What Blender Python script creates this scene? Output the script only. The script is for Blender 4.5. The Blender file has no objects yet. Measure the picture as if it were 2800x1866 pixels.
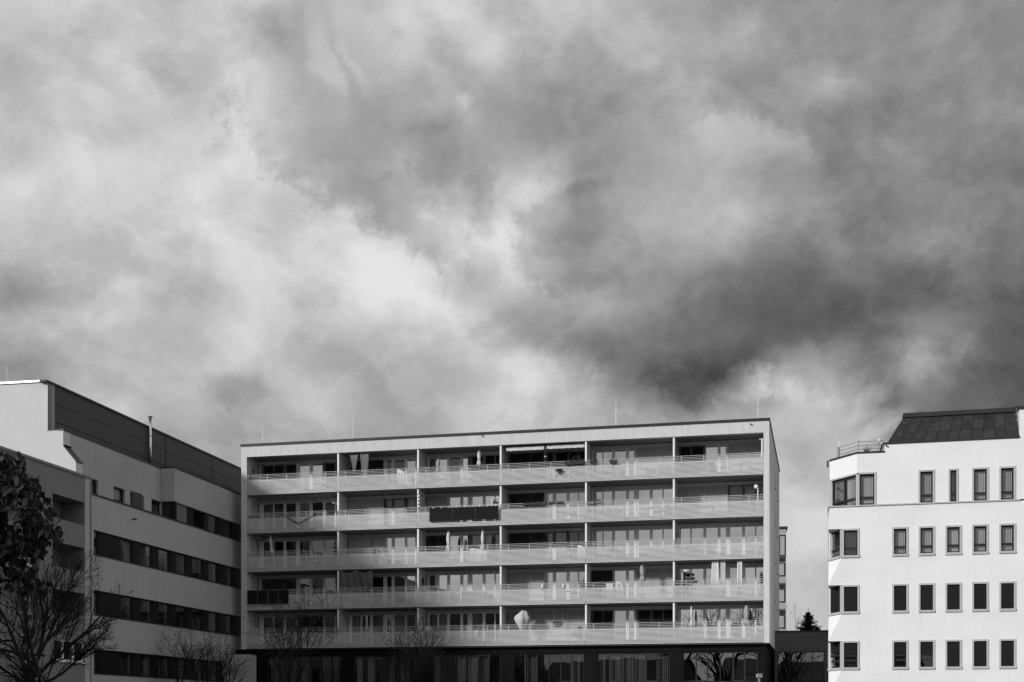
import bpy, math, random
import numpy as np
from mathutils import Vector, Matrix
random.seed(7)
R = math.radians
SC = bpy.context.scene
COL = SC.collection
PI = math.pi

# ------------------------------------------------------------------ camera, sky, sun, exposure
cam = bpy.data.cameras.new("camera"); camo = bpy.data.objects.new("camera", cam); COL.objects.link(camo)
camo.location = (0, 0, 0); camo.rotation_euler = (R(90), 0, 0)       # level view camera with a rising front
cam.sensor_width = 36; cam.lens = 47.06; cam.shift_y = 0.3668
cam.clip_start = 0.1; cam.clip_end = 5000
SC.camera = camo
SC.view_settings.view_transform = 'Standard'; SC.view_settings.look = 'None'
SC.view_settings.gamma = 1; SC.view_settings.exposure = 0; SC.view_settings.use_curve_mapping = False
SC.render.engine = 'CYCLES'
SC.cycles.caustics_reflective = False; SC.cycles.caustics_refractive = False
SC.cycles.max_bounces = 8; SC.cycles.transparent_max_bounces = 12
SC.cycles.use_denoising = True; SC.cycles.sampling_pattern = 'BLUE_NOISE'
SC.cycles.filter_width = 1.45

SUN_EL = 22.7
SUN_DIR = Vector((-0.8214 * math.cos(R(SUN_EL)), -0.5701 * math.cos(R(SUN_EL)), math.sin(R(SUN_EL)))).normalized()
sun = bpy.data.lights.new("sun", 'SUN'); sun.energy = 3.1; sun.angle = R(8); sun.color = (1, 1, 1)
suno = bpy.data.objects.new("sun", sun); COL.objects.link(suno)
suno.rotation_euler = (-SUN_DIR).to_track_quat('-Z', 'Y').to_euler()

# brightness of the cloud cover, 8-bit display values, columns = bearing, rows = height
FPX = 3660.0; HV = 1960.0
CLOUD_U = [140 * i for i in range(21)]
CLOUD_V = [0, 120, 240, 360, 480, 600, 720, 840, 960, 1080, 1200, 1340, 1700]
CLOUD = [
 [186,201,177,195,207,220,168,189,180,226,179,204,178,159,166,141,142,141,127,156,150],
 [188,160,231,202,203,151,152,160,197,200,219,142,173,175,197,159,148,158,160,161,152],
 [187,199,210,217,167,231,193,175,140,166,156,159,158,149,155,147,168,105,141,139,149],
 [187,219,189,167,215,239,121,147,168,168,169,140,127,194,154,137,142,138,146,147,135],
 [194,218,197,199,182,215,250,152,177,172,208,152,137,144,167,176,132,130,133,161,116],
 [248,221,192,210,224,209,173,250,133,236,226,153,191,154,199,155,159,114,142,125,93],
 [152,180,193,184,194,208,202,217,249,152,226,179,155,156,137,138,116,125,143,162,116],
 [216,204,220,165,184,200,181,206,215,224,170,162,139,135,134,121,120,85,60,115,93],
 [144,146,155,156,163,184,206,174,173,188,184,115,94,101,132,93,129,128,195,96,91],
 [147,180,232,213,201,194,204,192,163,176,220,222,123,98,71,125,225,139,102,122,107],
 [128,169,164,162,167,163,182,169,183,190,200,192,220,198,219,184,161,206,154,113,93],
 [172,143,167,167,161,172,162,164,161,178,185,184,191,180,197,196,205,188,152,99,106],
 [156,154,172,161,169,178,151,185,169,175,200,189,206,169,197,203,206,176,138,145,133]]
def cloud_at(u, v):
    G = CLOUD
    fu = min(max(u / 140.0, 0), 19.999); iu = int(fu); fu -= iu
    v = min(max(v, 0), 1699.9)
    iv = max(i for i in range(len(CLOUD_V) - 1) if CLOUD_V[i] <= v)
    fv = (v - CLOUD_V[iv]) / (CLOUD_V[iv + 1] - CLOUD_V[iv])
    a = G[iv][iu] * (1 - fu) + G[iv][iu + 1] * fu; b = G[iv + 1][iu] * (1 - fu) + G[iv + 1][iu + 1] * fu
    return (a * (1 - fv) + b * fv) / 255.0
NA, NE = 25, 19
AZ0, AZ1, EL0, EL1 = R(-22.0), R(22.0), 0.05, 0.56
mat = np.array([[cloud_at(1400 + FPX * math.tan(p), HV - FPX * t / math.cos(p)) for t in np.linspace(EL0, EL1, NE)] for p in np.linspace(AZ0, AZ1, NA)])
U_, S_, V_ = np.linalg.svd(mat, full_matrices=False)
RANK = 9
FA = U_[:, :RANK] * np.sqrt(S_[:RANK]); FB = (V_[:RANK].T) * np.sqrt(S_[:RANK])

world = bpy.data.worlds.new("World"); SC.world = world; world.use_nodes = True
wn = world.node_tree.nodes; wl = world.node_tree.links; wn.clear()
def N(t, **kw):
    n = wn.new(t)
    for k, v in kw.items(): setattr(n, k, v)
    return n
def M(op, a, b=None, c=None, clamp=False):
    n = wn.new('ShaderNodeMath'); n.operation = op; n.use_clamp = clamp
    for i, x in enumerate((a, b, c)):
        if x is None: continue
        if isinstance(x, (int, float)): n.inputs[i].default_value = x
        else: wl.new(x, n.inputs[i])
    return n.outputs[0]
def smooth(x, a, b):
    n = wn.new('ShaderNodeMapRange'); n.interpolation_type = 'SMOOTHSTEP'
    wl.new(x, n.inputs[0]); n.inputs[1].default_value = a; n.inputs[2].default_value = b
    return n.outputs[0]
tc = N('ShaderNodeTexCoord'); sep = N('ShaderNodeSeparateXYZ'); wl.new(tc.outputs['Generated'], sep.inputs[0])
DX, DY, DZ = sep.outputs
az = M('ARCTAN2', DX, DY)
hor = M('SQRT', M('ADD', M('MULTIPLY', DX, DX), M('MULTIPLY', DY, DY)))
el = M('DIVIDE', DZ, M('MAXIMUM', hor, 0.02)); el = M('MINIMUM', el, 6.0)
def noise(scale, detail, rough, off, stretch=1.0, dist=0.0):
    cv = N('ShaderNodeCombineXYZ')
    wl.new(M('MULTIPLY', DX, 1.0), cv.inputs[0]); wl.new(M('MULTIPLY', DZ, stretch), cv.inputs[2]); wl.new(M('ADD', DY, off), cv.inputs[1])
    n = N('ShaderNodeTexNoise'); n.noise_dimensions = '3D'
    n.inputs['Scale'].default_value = scale; n.inputs['Detail'].default_value = detail
    n.inputs['Roughness'].default_value = rough; n.inputs['Distortion'].default_value = dist
    wl.new(cv.outputs[0], n.inputs['Vector'])
    return n
nw = noise(6.0, 9, 0.60, 3.1); nws = N('ShaderNodeSeparateColor'); wl.new(nw.outputs['Color'], nws.inputs[0])
nw2 = noise(19.0, 9, 0.68, 9.7); nws2 = N('ShaderNodeSeparateColor'); wl.new(nw2.outputs['Color'], nws2.inputs[0])
def warp(x, ch, a1, a2):
    return M('ADD', x, M('ADD', M('MULTIPLY', M('SUBTRACT', nws.outputs[ch], 0.5), a1), M('MULTIPLY', M('SUBTRACT', nws2.outputs[ch], 0.5), a2)))
azw = warp(az, 0, 0.07, 0.045); elw = warp(el, 1, 0.05, 0.038)
fa = M('DIVIDE', M('SUBTRACT', azw, AZ0), AZ1 - AZ0, clamp=True)
fb = M('DIVIDE', M('SUBTRACT', elw, EL0), EL1 - EL0, clamp=True)
def ramp(fac, tab):      # three tabulated functions in one ramp
    n = N('ShaderNodeValToRGB'); r = n.color_ramp; r.interpolation = 'CARDINAL'
    lo = tab.min(axis=0); hi = tab.max(axis=0); sc = np.maximum(hi - lo, 1e-6)
    k = len(tab)
    for i in range(k - 2): r.elements.new((i + 1) / (k - 1))
    for i, e in enumerate(r.elements):
        e.position = i / (k - 1); c = (tab[i] - lo) / sc * 0.8 + 0.1; e.color = (c[0], c[1], c[2], 1)
    wl.new(fac, n.inputs[0])
    v = N('ShaderNodeVectorMath', operation='MULTIPLY_ADD'); wl.new(n.outputs[0], v.inputs[0])
    v.inputs[1].default_value = tuple(sc / 0.8); v.inputs[2].default_value = tuple(lo - 0.1 * sc / 0.8)
    return v.outputs[0]
acc = None
for g in range(RANK // 3):
    d = N('ShaderNodeVectorMath', operation='DOT_PRODUCT')
    wl.new(ramp(fa, FA[:, 3 * g:3 * g + 3]), d.inputs[0]); wl.new(ramp(fb, FB[:, 3 * g:3 * g + 3]), d.inputs[1])
    acc = d.outputs['Value'] if acc is None else M('ADD', acc, d.outputs['Value'])
# away from the view the same cloud cover goes on as an even, broken layer
nbig = noise(2.2, 8, 0.55, 5.0, 1.8, 0.3); gen = M('ADD', 0.52, M('MULTIPLY', nbig.outputs['Fac'], 0.42))
win = M('MULTIPLY', M('SUBTRACT', 1.0, smooth(M('ABSOLUTE', az), R(21), R(36))), M('SUBTRACT', 1.0, smooth(el, 0.56, 0.85)))
win = M('MULTIPLY', win, M('GREATER_THAN', DY, 0.0))
lum = M('ADD', M('MULTIPLY', acc, win), M('MULTIPLY', gen, M('SUBTRACT', 1.0, win)))
# single cloud lumps: bearing and height as for the table, half sizes, tilt, brightness step, edge softness, raggedness, lean
cz = M('COSINE', azw); azc = M('MINIMUM', M('MAXIMUM', azw, -0.75), 0.75)
cuv = N('ShaderNodeCombineXYZ')
wl.new(M('MULTIPLY', M('TANGENT', azc), FPX / 1000), cuv.inputs[0])
wl.new(M('MULTIPLY', M('DIVIDE', elw, M('MAXIMUM', M('COSINE', azc), 0.3)), -FPX / 1000), cuv.inputs[1])
ne = noise(34.0, 9, 0.70, 11.7, 1.0, 0.4); ne2 = noise(11.0, 9, 0.66, 4.4, 1.0, 0.2)
rag = M('ADD', M('MULTIPLY', M('SUBTRACT', ne.outputs['Fac'], 0.5), 1.1), M('MULTIPLY', M('SUBTRACT', ne2.outputs['Fac'], 0.5), 1.5))
LUMPS = [
 (1960, 860, 520, 170, -20, -.045, .65, .5, 0, .3), (2600, 420, 420, 420, 0, -.02, .7, .4, 0, 0), (2750, 900, 220, 260, 0, -.03, .6, .5, 0, 0), (700, 700, 420, 140, 30, .0, .7, .7, 0, 0),
 (940, 415, 375, 190, 38, -.10, .20, .8, 0, .65), (1290, 440, 200, 115, 50, -.055, .35, 1.0, 0, .6), (1312, 560, 60, 26, 80, -.04, .7, 1.6, 0, 0),
 (1565, 640, 190, 130, 0, -.09, .15, .5, -.6, 0), (905, 180, 115, 30, 66, .065, .6, 1.0, 0, 0), (975, 170, 80, 18, 65, .045, .7, 1.0, 0, 0), (1165, 150, 205, 48, 57, .06, .7, 1.0, 0, -.4),
 (1291, 282, 30, 22, 0, .08, .7, .9, 0, 0), (2025, 390, 205, 90, 10, .09, .20, .8, 0, -.65), (2286, 230, 75, 34, 20, .06, .6, .9, 0, -.4), (2335, 330, 60, 30, 70, .05, .8, 1.6, 0, 0),
 (2066, 1068, 78, 58, 0, .13, .5, 1.6, 0, 0), (2173, 1066, 92, 48, 0, .11, .5, 1.6, 0, 0), (2352, 1098, 70, 28, -45, .10, .6, 1.5, 0, 0), (2500, 983, 98, 52, -15, .15, .5, 1.4, 0, .3),
 (2233, 960, 120, 40, -20, .05, .7, 1.3, 0, 0), (2410, 1158, 65, 30, -30, .09, .6, 1.4, 0, 0), (2415, 1050, 125, 55, 125, -.07, .6, 1.2, 0, 0), (1118, 835, 275, 85, 36, .06, .25, .9, 0, -.6),
 (726, 747, 120, 80, 20, .035, .8, 1.5, 0, 0), (150, 782, 340, 45, 4, -.06, .7, .8, 0, 0), (540, 760, 85, 50, 10, -.04, .6, 1.0, 0, 0), (880, 790, 92, 60, 20, -.04, .5, 1.2, 0, 0),
 (860, 980, 165, 55, 10, -.045, .6, 1.0, 0, 0), (655, 1070, 85, 35, 15, -.045, .6, 1.1, 0, 0), (40, 900, 75, 90, 0, -.03, .7, 1.0, 0, 0), (290, 845, 75, 36, 0, .04, .5, 1.2, 0, -.4),
 (665, 955, 85, 58, 30, .045, .5, 1.2, 0, 0), (1415, 985, 48, 62, 0, .05, .6, 1.4, 0, 0), (1458, 1080, 55, 24, 82, -.035, .8, 1.8, 0, 0), (1906, 1032, 195, 70, 12, -.05, .35, 1.2, 0, .6),
 (1160, 560, 130, 70, 35, .045, .45, 1.3, 0, 0), (1440, 540, 90, 45, 40, .05, .5, 1.3, 0, 0), (760, 480, 60, 110, 15, .03, .6, 1.0, .4, 0), (300, 130, 130, 40, 30, -.03, .7, 1.0, 0, 0), (470, 240, 150, 45, 40, -.035, .6, 1.0, 0, 0)]
for (u, v, a_, b_, th, amp, soft, rg, gx, gy) in LUMPS:
    mp = N('ShaderNodeMapping', vector_type='TEXTURE'); wl.new(cuv.outputs[0], mp.inputs['Vector'])
    mp.inputs['Location'].default_value = ((u - 1400) / 1000, (v - HV) / 1000, 0); mp.inputs['Rotation'].default_value = (0, 0, R(th)); mp.inputs['Scale'].default_value = (a_ / 1000, b_ / 1000, 1)
    ln = N('ShaderNodeVectorMath', operation='LENGTH'); wl.new(mp.outputs[0], ln.inputs[0])
    q = M('MULTIPLY_ADD', rag, rg * 1.35, ln.outputs['Value'])
    mr = N('ShaderNodeMapRange', interpolation_type='SMOOTHSTEP'); wl.new(q, mr.inputs[0]); mr.inputs[1].default_value = 1 - soft; mr.inputs[2].default_value = 1 + soft; mr.inputs[3].default_value = amp * 1.15; mr.inputs[4].default_value = 0
    o_ = mr.outputs[0]
    if gx or gy:
        sx = N('ShaderNodeSeparateXYZ'); wl.new(mp.outputs[0], sx.inputs[0]); o_ = M('MULTIPLY', o_, M('MULTIPLY_ADD', sx.outputs[0 if gx else 1], gx or gy, .6, clamp=True))
    lum = M('ADD', lum, M('MULTIPLY', o_, win))
# broken texture that runs down to the right, over the whole sky
cd = N('ShaderNodeMapping'); wl.new(tc.outputs['Generated'], cd.inputs['Vector']); cd.inputs['Rotation'].default_value = (0, R(38), 0); cd.inputs['Scale'].default_value = (7.0, 7.0, 9.5)
nd = N('ShaderNodeTexNoise'); wl.new(cd.outputs[0], nd.inputs['Vector']); nd.inputs['Scale'].default_value = 1.35; nd.inputs['Detail'].default_value = 10; nd.inputs['Roughness'].default_value = 0.62; nd.inputs['Distortion'].default_value = 0.25
nd2 = noise(30.0, 9, 0.66, 7.3, 1.0, 0.3)
lum = M('ADD', lum, M('MULTIPLY', M('SUBTRACT', smooth(nd.outputs['Fac'], 0.40, 0.60), 0.5), 0.085))
lum = M('ADD', lum, M('MULTIPLY', M('SUBTRACT', nd2.outputs['Fac'], 0.5), 0.13))
lum = M('ADD', lum, M('MULTIPLY', rag, 0.08))
lum = M('SMOOTH_MIN', lum, 0.91, 0.12)
lin = M('POWER', M('MAXIMUM', lum, 0.05), 2.2)
sky = N('ShaderNodeTexSky', sky_type='NISHITA'); sky.sun_disc = False
sky.sun_elevation = R(SUN_EL); sky.sun_rotation = math.atan2(SUN_DIR.x, SUN_DIR.y)
bw = N('ShaderNodeRGBToBW'); wl.new(sky.outputs[0], bw.inputs[0])
b1 = N('ShaderNodeBackground'); wl.new(bw.outputs[0], b1.inputs[0]); b1.inputs[1].default_value = 0.08
b2 = N('ShaderNodeBackground'); wl.new(lin, b2.inputs[0]); b2.inputs[1].default_value = 1.0
mx = N('ShaderNodeMixShader'); mx.inputs[0].default_value = 0.97     # cloud cover
wl.new(b1.outputs[0], mx.inputs[1]); wl.new(b2.outputs[0], mx.inputs[2])
wo = N('ShaderNodeOutputWorld'); wl.new(mx.outputs[0], wo.inputs[0])
world.cycles.sampling_method = 'MANUAL'; world.cycles.sample_map_resolution = 512

# ------------------------------------------------------------------ materials
MATS = {}
def mat(name, v, rough=0.8, var=0.12, scale=1.5, stretch=(1, 1, 1), bump=0.0, bscale=40, metal=0.0, spec=0.3, streak=0.0, spots=0.0, rnd=0.0):
    if name in MATS: return MATS[name]
    m = bpy.data.materials.new(name); m.use_nodes = True; nt = m.node_tree; n = nt.nodes; l = nt.links
    b = n['Principled BSDF']; b.inputs['Roughness'].default_value = rough; b.inputs['Metallic'].default_value = metal
    b.inputs['Specular IOR Level'].default_value = spec
    t = n.new('ShaderNodeTexCoord'); mp = n.new('ShaderNodeMapping'); mp.inputs['Scale'].default_value = stretch
    l.new(t.outputs['Object'], mp.inputs['Vector'])
    nz = n.new('ShaderNodeTexNoise'); nz.inputs['Scale'].default_value = scale; nz.inputs['Detail'].default_value = 8; nz.inputs['Roughness'].default_value = 0.62
    l.new(mp.outputs[0], nz.inputs['Vector'])
    mr = n.new('ShaderNodeMapRange'); l.new(nz.outputs['Fac'], mr.inputs[0]); mr.inputs[1].default_value = 0.25; mr.inputs[2].default_value = 0.75
    mr.inputs[3].default_value = v * (1 - var); mr.inputs[4].default_value = v * (1 + var)
    out = mr.outputs[0]
    if streak:
        mp2 = n.new('ShaderNodeMapping'); mp2.inputs['Scale'].default_value = (2.3, 2.3, 0.16); l.new(t.outputs['Object'], mp2.inputs['Vector'])
        n2 = n.new('ShaderNodeTexNoise'); n2.inputs['Scale'].default_value = 2.0; n2.inputs['Detail'].default_value = 9; n2.inputs['Roughness'].default_value = 0.7
        l.new(mp2.outputs[0], n2.inputs['Vector'])
        m2 = n.new('ShaderNodeMapRange'); l.new(n2.outputs['Fac'], m2.inputs[0]); m2.inputs[1].default_value = 0.42; m2.inputs[2].default_value = 0.72
        m2.inputs[3].default_value = 1.0; m2.inputs[4].default_value = 1.0 - streak
        mm = n.new('ShaderNodeMath'); mm.operation = 'MULTIPLY'; l.new(out, mm.inputs[0]); l.new(m2.outputs[0], mm.inputs[1]); out = mm.outputs[0]
    if spots:
        n3 = n.new('ShaderNodeTexNoise'); n3.inputs['Scale'].default_value = 9.0; n3.inputs['Detail'].default_value = 6; l.new(t.outputs['Object'], n3.inputs['Vector'])
        m3 = n.new('ShaderNodeMapRange'); l.new(n3.outputs['Fac'], m3.inputs[0]); m3.inputs[1].default_value = 0.66; m3.inputs[2].default_value = 0.74
        m3.inputs[3].default_value = 0.0; m3.inputs[4].default_value = spots
        mm = n.new('ShaderNodeMath'); mm.operation = 'ADD'; l.new(out, mm.inputs[0]); l.new(m3.outputs[0], mm.inputs[1]); out = mm.outputs[0]
    if rnd:      # each piece a little lighter or darker than its neighbour
        oi = n.new('ShaderNodeObjectInfo'); m5 = n.new('ShaderNodeMapRange'); l.new(oi.outputs['Random'], m5.inputs[0]); m5.inputs[3].default_value = 1 - rnd; m5.inputs[4].default_value = 1 + rnd
        mm = n.new('ShaderNodeMath'); mm.operation = 'MULTIPLY'; l.new(out, mm.inputs[0]); l.new(m5.outputs[0], mm.inputs[1]); out = mm.outputs[0]
    cc = n.new('ShaderNodeCombineColor')
    for i in range(3): l.new(out, cc.inputs[i])
    l.new(cc.outputs[0], b.inputs['Base Color'])
    if bump:
        n4 = n.new('ShaderNodeTexNoise'); n4.inputs['Scale'].default_value = bscale; n4.inputs['Detail'].default_value = 5; l.new(t.outputs['Object'], n4.inputs['Vector'])
        bp = n.new('ShaderNodeBump'); bp.inputs['Strength'].default_value = bump; bp.inputs['Distance'].default_value = 0.02
        l.new(n4.outputs['Fac'], bp.inputs['Height']); l.new(bp.outputs[0], b.inputs['Normal'])
    MATS[name] = m
    return m
def glass(name, refl, tint=0.75, wob=0.0):
    m = bpy.data.materials.new(name); m.use_nodes = True; nt = m.node_tree; n = nt.nodes; l = nt.links; n.clear()
    o = n.new('ShaderNodeOutputMaterial'); mxs = n.new('ShaderNodeMixShader'); tr = n.new('ShaderNodeBsdfTransparent'); gl = n.new('ShaderNodeBsdfGlossy')
    tr.inputs[0].default_value = (tint, tint, tint, 1); gl.inputs['Roughness'].default_value = 0.0; gl.inputs[0].default_value = (0.95, 0.95, 0.95, 1)
    lw = n.new('ShaderNodeLayerWeight'); lw.inputs[0].default_value = 0.5
    pw = n.new('ShaderNodeMath'); pw.operation = 'POWER'; pw.inputs[1].default_value = 4; l.new(lw.outputs['Facing'], pw.inputs[0])
    ma = n.new('ShaderNodeMath'); ma.operation = 'MULTIPLY_ADD'; ma.use_clamp = True; ma.inputs[1].default_value = 1 - refl; ma.inputs[2].default_value = refl; l.new(pw.outputs[0], ma.inputs[0])
    l.new(ma.outputs[0], mxs.inputs[0]); l.new(tr.outputs[0], mxs.inputs[1]); l.new(gl.outputs[0], mxs.inputs[2]); l.new(mxs.outputs[0], o.inputs[0])
    if wob:
        t = n.new('ShaderNodeTexCoord'); nz = n.new('ShaderNodeTexNoise'); nz.inputs['Scale'].default_value = 0.9; nz.inputs['Detail'].default_value = 1
        l.new(t.outputs['Object'], nz.inputs['Vector'])
        bp = n.new('ShaderNodeBump'); bp.inputs['Strength'].default_value = wob; bp.inputs['Distance'].default_value = 0.05
        l.new(nz.outputs['Fac'], bp.inputs['Height']); l.new(bp.outputs[0], gl.inputs['Normal'])
    return m
WHITE = mat('white_render', 0.60, 0.9, 0.05, 0.8, bump=0.25, streak=0.16)
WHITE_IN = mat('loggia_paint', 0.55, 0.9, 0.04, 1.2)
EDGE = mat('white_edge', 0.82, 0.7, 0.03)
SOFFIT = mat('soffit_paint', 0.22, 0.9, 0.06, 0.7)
SLATM = mat('aluminium_slat', 0.60, 0.5, 0.06, 1.0, rnd=0.05)
RAILM = mat('rail_tube', 0.55, 0.45, 0.05)
FRAME = mat('window_frame_white', 0.80, 0.6, 0.04)
BLIND_L = mat('blind_pale', 0.40, 0.6, 0.05)
BLIND_D = mat('blind_dark', 0.04, 0.6, 0.08)  # dark slat colour stands in for the shade between tilted slats
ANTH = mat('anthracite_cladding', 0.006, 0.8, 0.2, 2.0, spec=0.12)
FLASH = mat('dark_flashing', 0.03, 0.5, 0.2)
ROOM = mat('room_dark', 0.06, 0.9, 0.3, 0.7)
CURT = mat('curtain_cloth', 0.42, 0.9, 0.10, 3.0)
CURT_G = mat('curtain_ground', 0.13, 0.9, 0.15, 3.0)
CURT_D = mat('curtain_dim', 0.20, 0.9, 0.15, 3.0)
G_MAIN = glass('coated_glass', 0.64, 0.5, 0.03)
G_DARK = glass('clear_glass', 0.11, 0.6, 0.05)
G_LINK = glass('mirror_glass', 0.26, 0.5, 0.03)
G_RIGHT = glass('office_glass', 0.14, 0.75, 0.05)
PL_LEFT = mat('grey_render', 0.46, 0.9, 0.06, 0.35, bump=0.3, streak=0.10)
PL_UP = mat('grey_render_weathered', 0.42, 0.9, 0.13, 0.5, stretch=(0.5, 0.5, 1.2), bump=0.3, streak=0.12)
PL_GABLE = mat('pale_render', 0.60, 0.9, 0.05, 0.6, bump=0.4, streak=0.05)
PL_WING = mat('wing_render', 0.22, 0.9, 0.07, 0.5, bump=0.3)
PENT = mat('metal_cassette', 0.06, 0.6, 0.05, 1.0)
BANDP = mat('dark_window_panel', 0.014, 0.5, 0.15, spec=0.15, rnd=0.25)
BANDL = mat('grey_window_panel', 0.16, 0.5, 0.08)
DFRAME = mat('dark_frame', 0.022, 0.5, 0.2)
PL_RIGHT = mat('bright_render', 0.79, 0.9, 0.07, 0.5, stretch=(0.7, 0.7, 1.6), bump=0.35, streak=0.045)
STONE = mat('window_stone', 0.46, 0.8, 0.10, 6.0)
ROOFM = mat('patinated_sheet', 0.029, 0.55, 0.35, 1.6, stretch=(1, 1, 0.8), streak=0.25, spots=0.16, rnd=0.32)
SHUT = mat('shutter_slat', 0.022, 0.6, 0.08, spec=0.15)
VBL = mat('vertical_blind', 0.60, 0.8, 0.05)
LINKM = mat('link_render', 0.14, 0.85, 0.06, 0.8)
STEEL = mat('polished_steel', 0.75, 0.25, 0.05, metal=1.0)
METAL = mat('grey_metal', 0.22, 0.5, 0.1)
BLACK = mat('black_plastic', 0.02, 0.5, 0.2)
SOLAR = mat('solar_cell', 0.008, 0.25, 0.2, spec=0.25)
CLOTH_W = mat('cloth_white', 0.74, 0.9, 0.05, 4.0)
COVER = mat('cover_cloth', 0.55, 0.9, 0.08, 4.0)
CLOTH_M = mat('cloth_grey', 0.34, 0.9, 0.12, 5.0)
CLOTH_D = mat('cloth_dark', 0.07, 0.9, 0.15, 4.0)
CLOTH_L = mat('cloth_light', 0.60, 0.9, 0.08, 4.0)
WOODM = mat('wood_grey', 0.22, 0.8, 0.2, 6.0)
LAMPM = mat('lamp_shell', 0.33, 0.6, 0.1)
POT = mat('planter_dark', 0.045, 0.7, 0.2)
BARK = mat('bark', 0.013, 0.95, 0.3, 8.0)
BARK2 = mat('bark_pale', 0.055, 0.95, 0.3, 8.0)
LEAF = mat('leaf', 0.011, 0.6, 0.3, 7.0, spec=0.15, rnd=0.5)
LEAF2 = mat('leaf_small', 0.045, 0.7, 0.35, 5.0)
NEEDLE = mat('spruce_needles', 0.028, 0.9, 0.35, 3.0)
GROUND = mat('ground_paving', 0.09, 0.95, 0.25, 0.3)
HOUSE = mat('house_render', 0.22, 0.9, 0.1, 0.5)
TOWERP = mat('tower_panel', 0.36, 0.8, 0.06, 0.6)

# ------------------------------------------------------------------ mesh helpers
class MB:
    def __init__(s): s.v = []; s.f = []
    def quad(s, a, b, c, d):
        i = len(s.v); s.v += [tuple(a), tuple(b), tuple(c), tuple(d)]; s.f.append((i, i + 1, i + 2, i + 3)); return s
    def tri(s, a, b, c):
        i = len(s.v); s.v += [tuple(a), tuple(b), tuple(c)]; s.f.append((i, i + 1, i + 2)); return s
    def poly(s, pts):
        i = len(s.v); s.v += [tuple(p) for p in pts]; s.f.append(tuple(range(i, i + len(pts)))); return s
    def box(s, x0, x1, y0, y1, z0, z1):
        i = len(s.v)
        s.v += [(x, y, z) for z in (z0, z1) for x, y in ((x0, y0), (x1, y0), (x1, y1), (x0, y1))]
        s.f += [(i, i + 3, i + 2, i + 1), (i + 4, i + 5, i + 6, i + 7)] + [(i + k, i + (k + 1) % 4, i + 4 + (k + 1) % 4, i + 4 + k) for k in range(4)]
        return s
    def prism(s, pts, z0, z1):                    # plan polygon extruded upwards
        n = len(pts); i = len(s.v)
        s.v += [(p[0], p[1], z0) for p in pts] + [(p[0], p[1], z1) for p in pts]
        s.f += [tuple(range(i + n - 1, i - 1, -1)), tuple(range(i + n, i + 2 * n))] + [(i + k, i + (k + 1) % n, i + n + (k + 1) % n, i + n + k) for k in range(n)]
        return s
    def tube(s, pts, rad, n=6, cap=True):
        pts = [Vector(p) for p in pts]; rr = rad if isinstance(rad, (list, tuple)) else [rad] * len(pts)
        i0 = len(s.v); up = Vector((0.31, 0.22, 0.93))
        for k, p in enumerate(pts):
            d = (pts[min(k + 1, len(pts) - 1)] - pts[max(k - 1, 0)])
            d = d.normalized() if d.length > 1e-9 else Vector((0, 0, 1))
            a = d.cross(up); a = a.normalized() if a.length > 1e-3 else d.cross(Vector((1, 0, 0))).normalized(); b = d.cross(a)
            for j in range(n):
                q = p + (a * math.cos(2 * PI * j / n) + b * math.sin(2 * PI * j / n)) * rr[k]; s.v.append(tuple(q))
        for k in range(len(pts) - 1):
            for j in range(n):
                a0 = i0 + k * n + j; a1 = i0 + k * n + (j + 1) % n; s.f.append((a0, a1, a1 + n, a0 + n))
        if cap:
            s.f.append(tuple(i0 + j for j in range(n))[::-1]); s.f.append(tuple(i0 + (len(pts) - 1) * n + j for j in range(n)))
        return s
    def lathe(s, prof, n=12, c=(0, 0, 0), fold=0.0, nf=8, ph=0.0):
        i0 = len(s.v)
        for r, z in prof:
            for j in range(n):
                a = 2 * PI * j / n; q = r * (1 + fold * math.cos(nf * a + ph)); s.v.append((c[0] + q * math.cos(a), c[1] + q * math.sin(a), c[2] + z))
        for k in range(len(prof) - 1):
            for j in range(n):
                a0 = i0 + k * n + j; a1 = i0 + k * n + (j + 1) % n; s.f.append((a0, a1, a1 + n, a0 + n))
        s.f.append(tuple(i0 + j for j in range(n))[::-1]); s.f.append(tuple(i0 + (len(prof) - 1) * n + j for j in range(n)))
        return s
    def sheet(s, fn, nu, nv):
        i0 = len(s.v)
        for a in range(nu + 1):
            for b in range(nv + 1): s.v.append(tuple(fn(a / nu, b / nv)))
        for a in range(nu):
            for b in range(nv):
                p = i0 + a * (nv + 1) + b; s.f.append((p, p + nv + 1, p + nv + 2, p + 1))
        return s
    def mesh(s, name, smooth=False):
        m = bpy.data.meshes.new(name); m.from_pydata(s.v, [], s.f); m.update()
        if smooth: m.polygons.foreach_set('use_smooth', [True] * len(m.polygons))
        return m
def link(name, me, m, parent=None, loc=(0, 0, 0), kind=None, thick=0.0):
    if m is not None and not me.materials: me.materials.append(m)
    o = bpy.data.objects.new(name, me); COL.objects.link(o); o.location = loc
    if parent is not None: o.parent = parent
    if kind: o['kind'] = kind
    if thick:
        md = o.modifiers.new('solid', 'SOLIDIFY'); md.thickness = thick; md.offset = 0
    return o
def part(name, mb, m, parent, loc=(0, 0, 0), kind=None, smooth=False, thick=0.0):
    return link(name, mb.mesh(name, smooth), m, parent, loc, kind, thick)
def thing(name, label, cat, loc=(0, 0, 0), rz=0.0, group=None):
    o = bpy.data.objects.new(name, None); COL.objects.link(o); o.empty_display_size = 0.3
    o.location = loc; o.rotation_euler = (0, 0, rz); o['label'] = label; o['category'] = cat
    if group: o['group'] = group
    return o
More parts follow.
